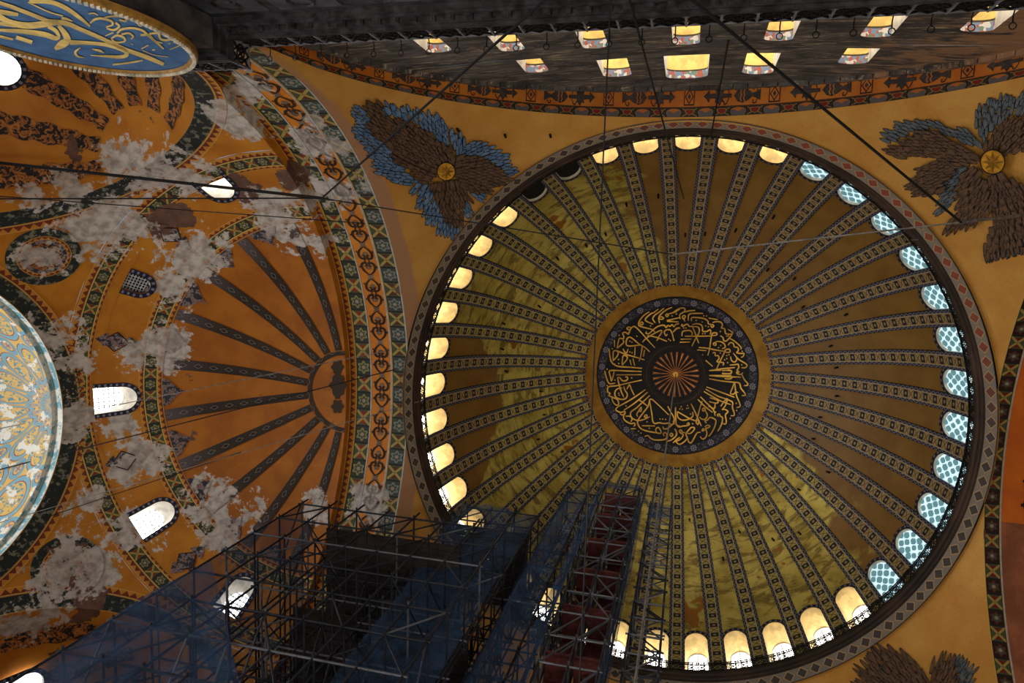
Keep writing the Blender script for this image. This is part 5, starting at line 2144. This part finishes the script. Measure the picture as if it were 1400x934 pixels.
se_.lattice(np.array([-1.05, 0.32]), np.array([7.7, 9.2]), 12, 47.0, 1.5, 0.9, 15, 0.05, (M_TUBE2, M_TUBE))
se_.net(((-1.1, 7.6, 47.4), (0.35, 7.6, 47.4), (0.35, 7.6, 44.6), (-1.1, 7.6, 44.6)), M_NET, .05, seed=16)
se_.net(((-1.62, 7.0, 47.9), (-1.1, 7.6, 47.3), (-1.1, 7.6, 46.2), (-1.62, 7.0, 46.8)), M_NET, .05, seed=17)
se_.finish()

# ------------------------------------------------------------------ cables and chains
M_CABLE = plain('black_cable', (20, 20, 24), 0.6)
M_WIRE = plain('grey_wire', (120, 118, 116), 0.5, 0.4)


def cable(label, pts, r, mat=M_CABLE, name='cable', sag=0.0, group='cables strung under the vaults'):
    """pts: list of world points or (px, py, z)"""
    P = []
    for q in pts:
        P.append(at_z(q[:2], q[2]) if len(q) == 3 and not isinstance(q, np.ndarray) else q)
    P = np.array(P)
    out = []
    for a, b in zip(P[:-1], P[1:]):
        for t in np.linspace(0, 1, 9)[:-1]:
            out.append(a + (b - a) * t - np.array([0, 0, sag * 4 * t * (1 - t)]))
    out.append(P[-1])
    base = np.array(out[0])
    b = MB()
    b.tube(np.array(out) - base, r, 6)
    o = b.build(name, mat)
    o.location = base
    tag(o, label, 'cable', group)


def vault(key):
    n_, d_ = CUTS[key]
    r_ = math.sqrt(SR ** 2 - d_ ** 2) - 0.12
    return SC + np.array([n_[0], n_[1], 0]) * (d_ + 0.5), r_ + 0.02 if key != 'apse' else r_ - 0.25


def on_vault(q, key):
    c_, r_ = vault(key)
    return on_sphere([q], c_, r_)[0]


def on_frieze(q):
    return on_plane([q], (0, -16.2, 0), (0, 1, 0))[0]


def down_to(a, b, z):
    """b pushed on along the straight line from a until it reaches height z"""
    return a + (b - a) * ((z - a[2]) / (b[2] - a[2]))


on_dome = lambda q: on_sphere([q], DC, DR)[0]
on_half = lambda q: on_sphere([q], SC, SR)[0]
on_pend = lambda q: on_sphere([q], (0, 0, Z0), PR)[0]
NODE1 = at_z((440, 271), 33.0)
NODE2 = at_z((1314, 304), 33.0)
HUB = at_z((920, 348), 34.0)
cable('thick black cable bundle crossing the roundel side conch to the arch', [on_vault((-60, 216), 'roundel'), NODE1], 0.075)
cable('thin black cable below the thick bundle at the conch', [on_vault((-60, 272), 'roundel'), NODE1], 0.035)
cable('thin slack black cable across the half dome window', [on_vault((-60, 264), 'roundel'), on_pend((625, 315))], 0.025, sag=0.25)
cable('black stay running from the arch up over the blue seraph to the gallery', [NODE1, on_frieze((830, -76))], 0.05)
cable('thin wire from the arch across the blue seraph tip and on under the dome', [NODE1, HUB], 0.028)
cable('black stay from the gallery down across the tympanum corner', [NODE2, on_frieze((850, -80))], 0.05)
pe_ = on_pend((1440, 289))
cable('grey wire running off from the dark seraph', [NODE2, on_sphere([(1440, 289)], (pe_[0], 0, Z0), RW)[0]], 0.07, M_WIRE)
cable('pale grey wire crossing the brown ribs of the dome', [NODE2, HUB], 0.035, M_WIRE)
cable('thin grey wire under the dark seraph', [on_sphere([(1440, 324)], (pe_[0], 0, Z0), RW)[0], (1246, 328, 40.9)], 0.02, M_WIRE)
w0, w1 = at_z((835, -8), 16.0), at_z((792, 934), 16.0)
wx = lambda y: w0 + (w1 - w0) * ((y - w0[1]) / (w1[1] - w0[1]))
cable('thin wire stretched straight across the nave from gallery to gallery', [wx(-16.2), wx(16.2)], 0.016)
d0 = on_dome((935, 272))
cable('wire rising from the gallery side over the tympanum to the dome', [d0, down_to(d0, at_z((880, 70), 23.5), 0.0)], 0.035)
cable('short wire from the tympanum wall to the dome cornice', [on_plane([(996, 55)], (0, -float(ty(2.0)), 0), (0, 1, 0))[0], (972, 186, 40.9)], 0.04)
cable('wire from the apse to the arch crown', [on_vault((-40, 594), 'apse'), (577, 470, 40.7)], 0.025, M_WIRE)
cable('black cable from the lit apse across the half dome', [on_vault((-40, 652), 'apse'), (573, 497, 40.6)], 0.032)
cable('lower pair wire from the apse across the half dome ribs', [on_vault((-40, 726), 'apse'), (573, 549, 40.6)], 0.022, M_WIRE)
cable('second wire of the pair close to the lit apse', [on_vault((-40, 742), 'apse'), on_half((330, 618))], 0.022)
cable('lamp chain hanging straight down from the crown medallion', [np.array([0, 0, 55.4]), np.array([0, 0, 5.0])], 0.035, M_WIRE, 'chandelier_chain', group='lamp chains')
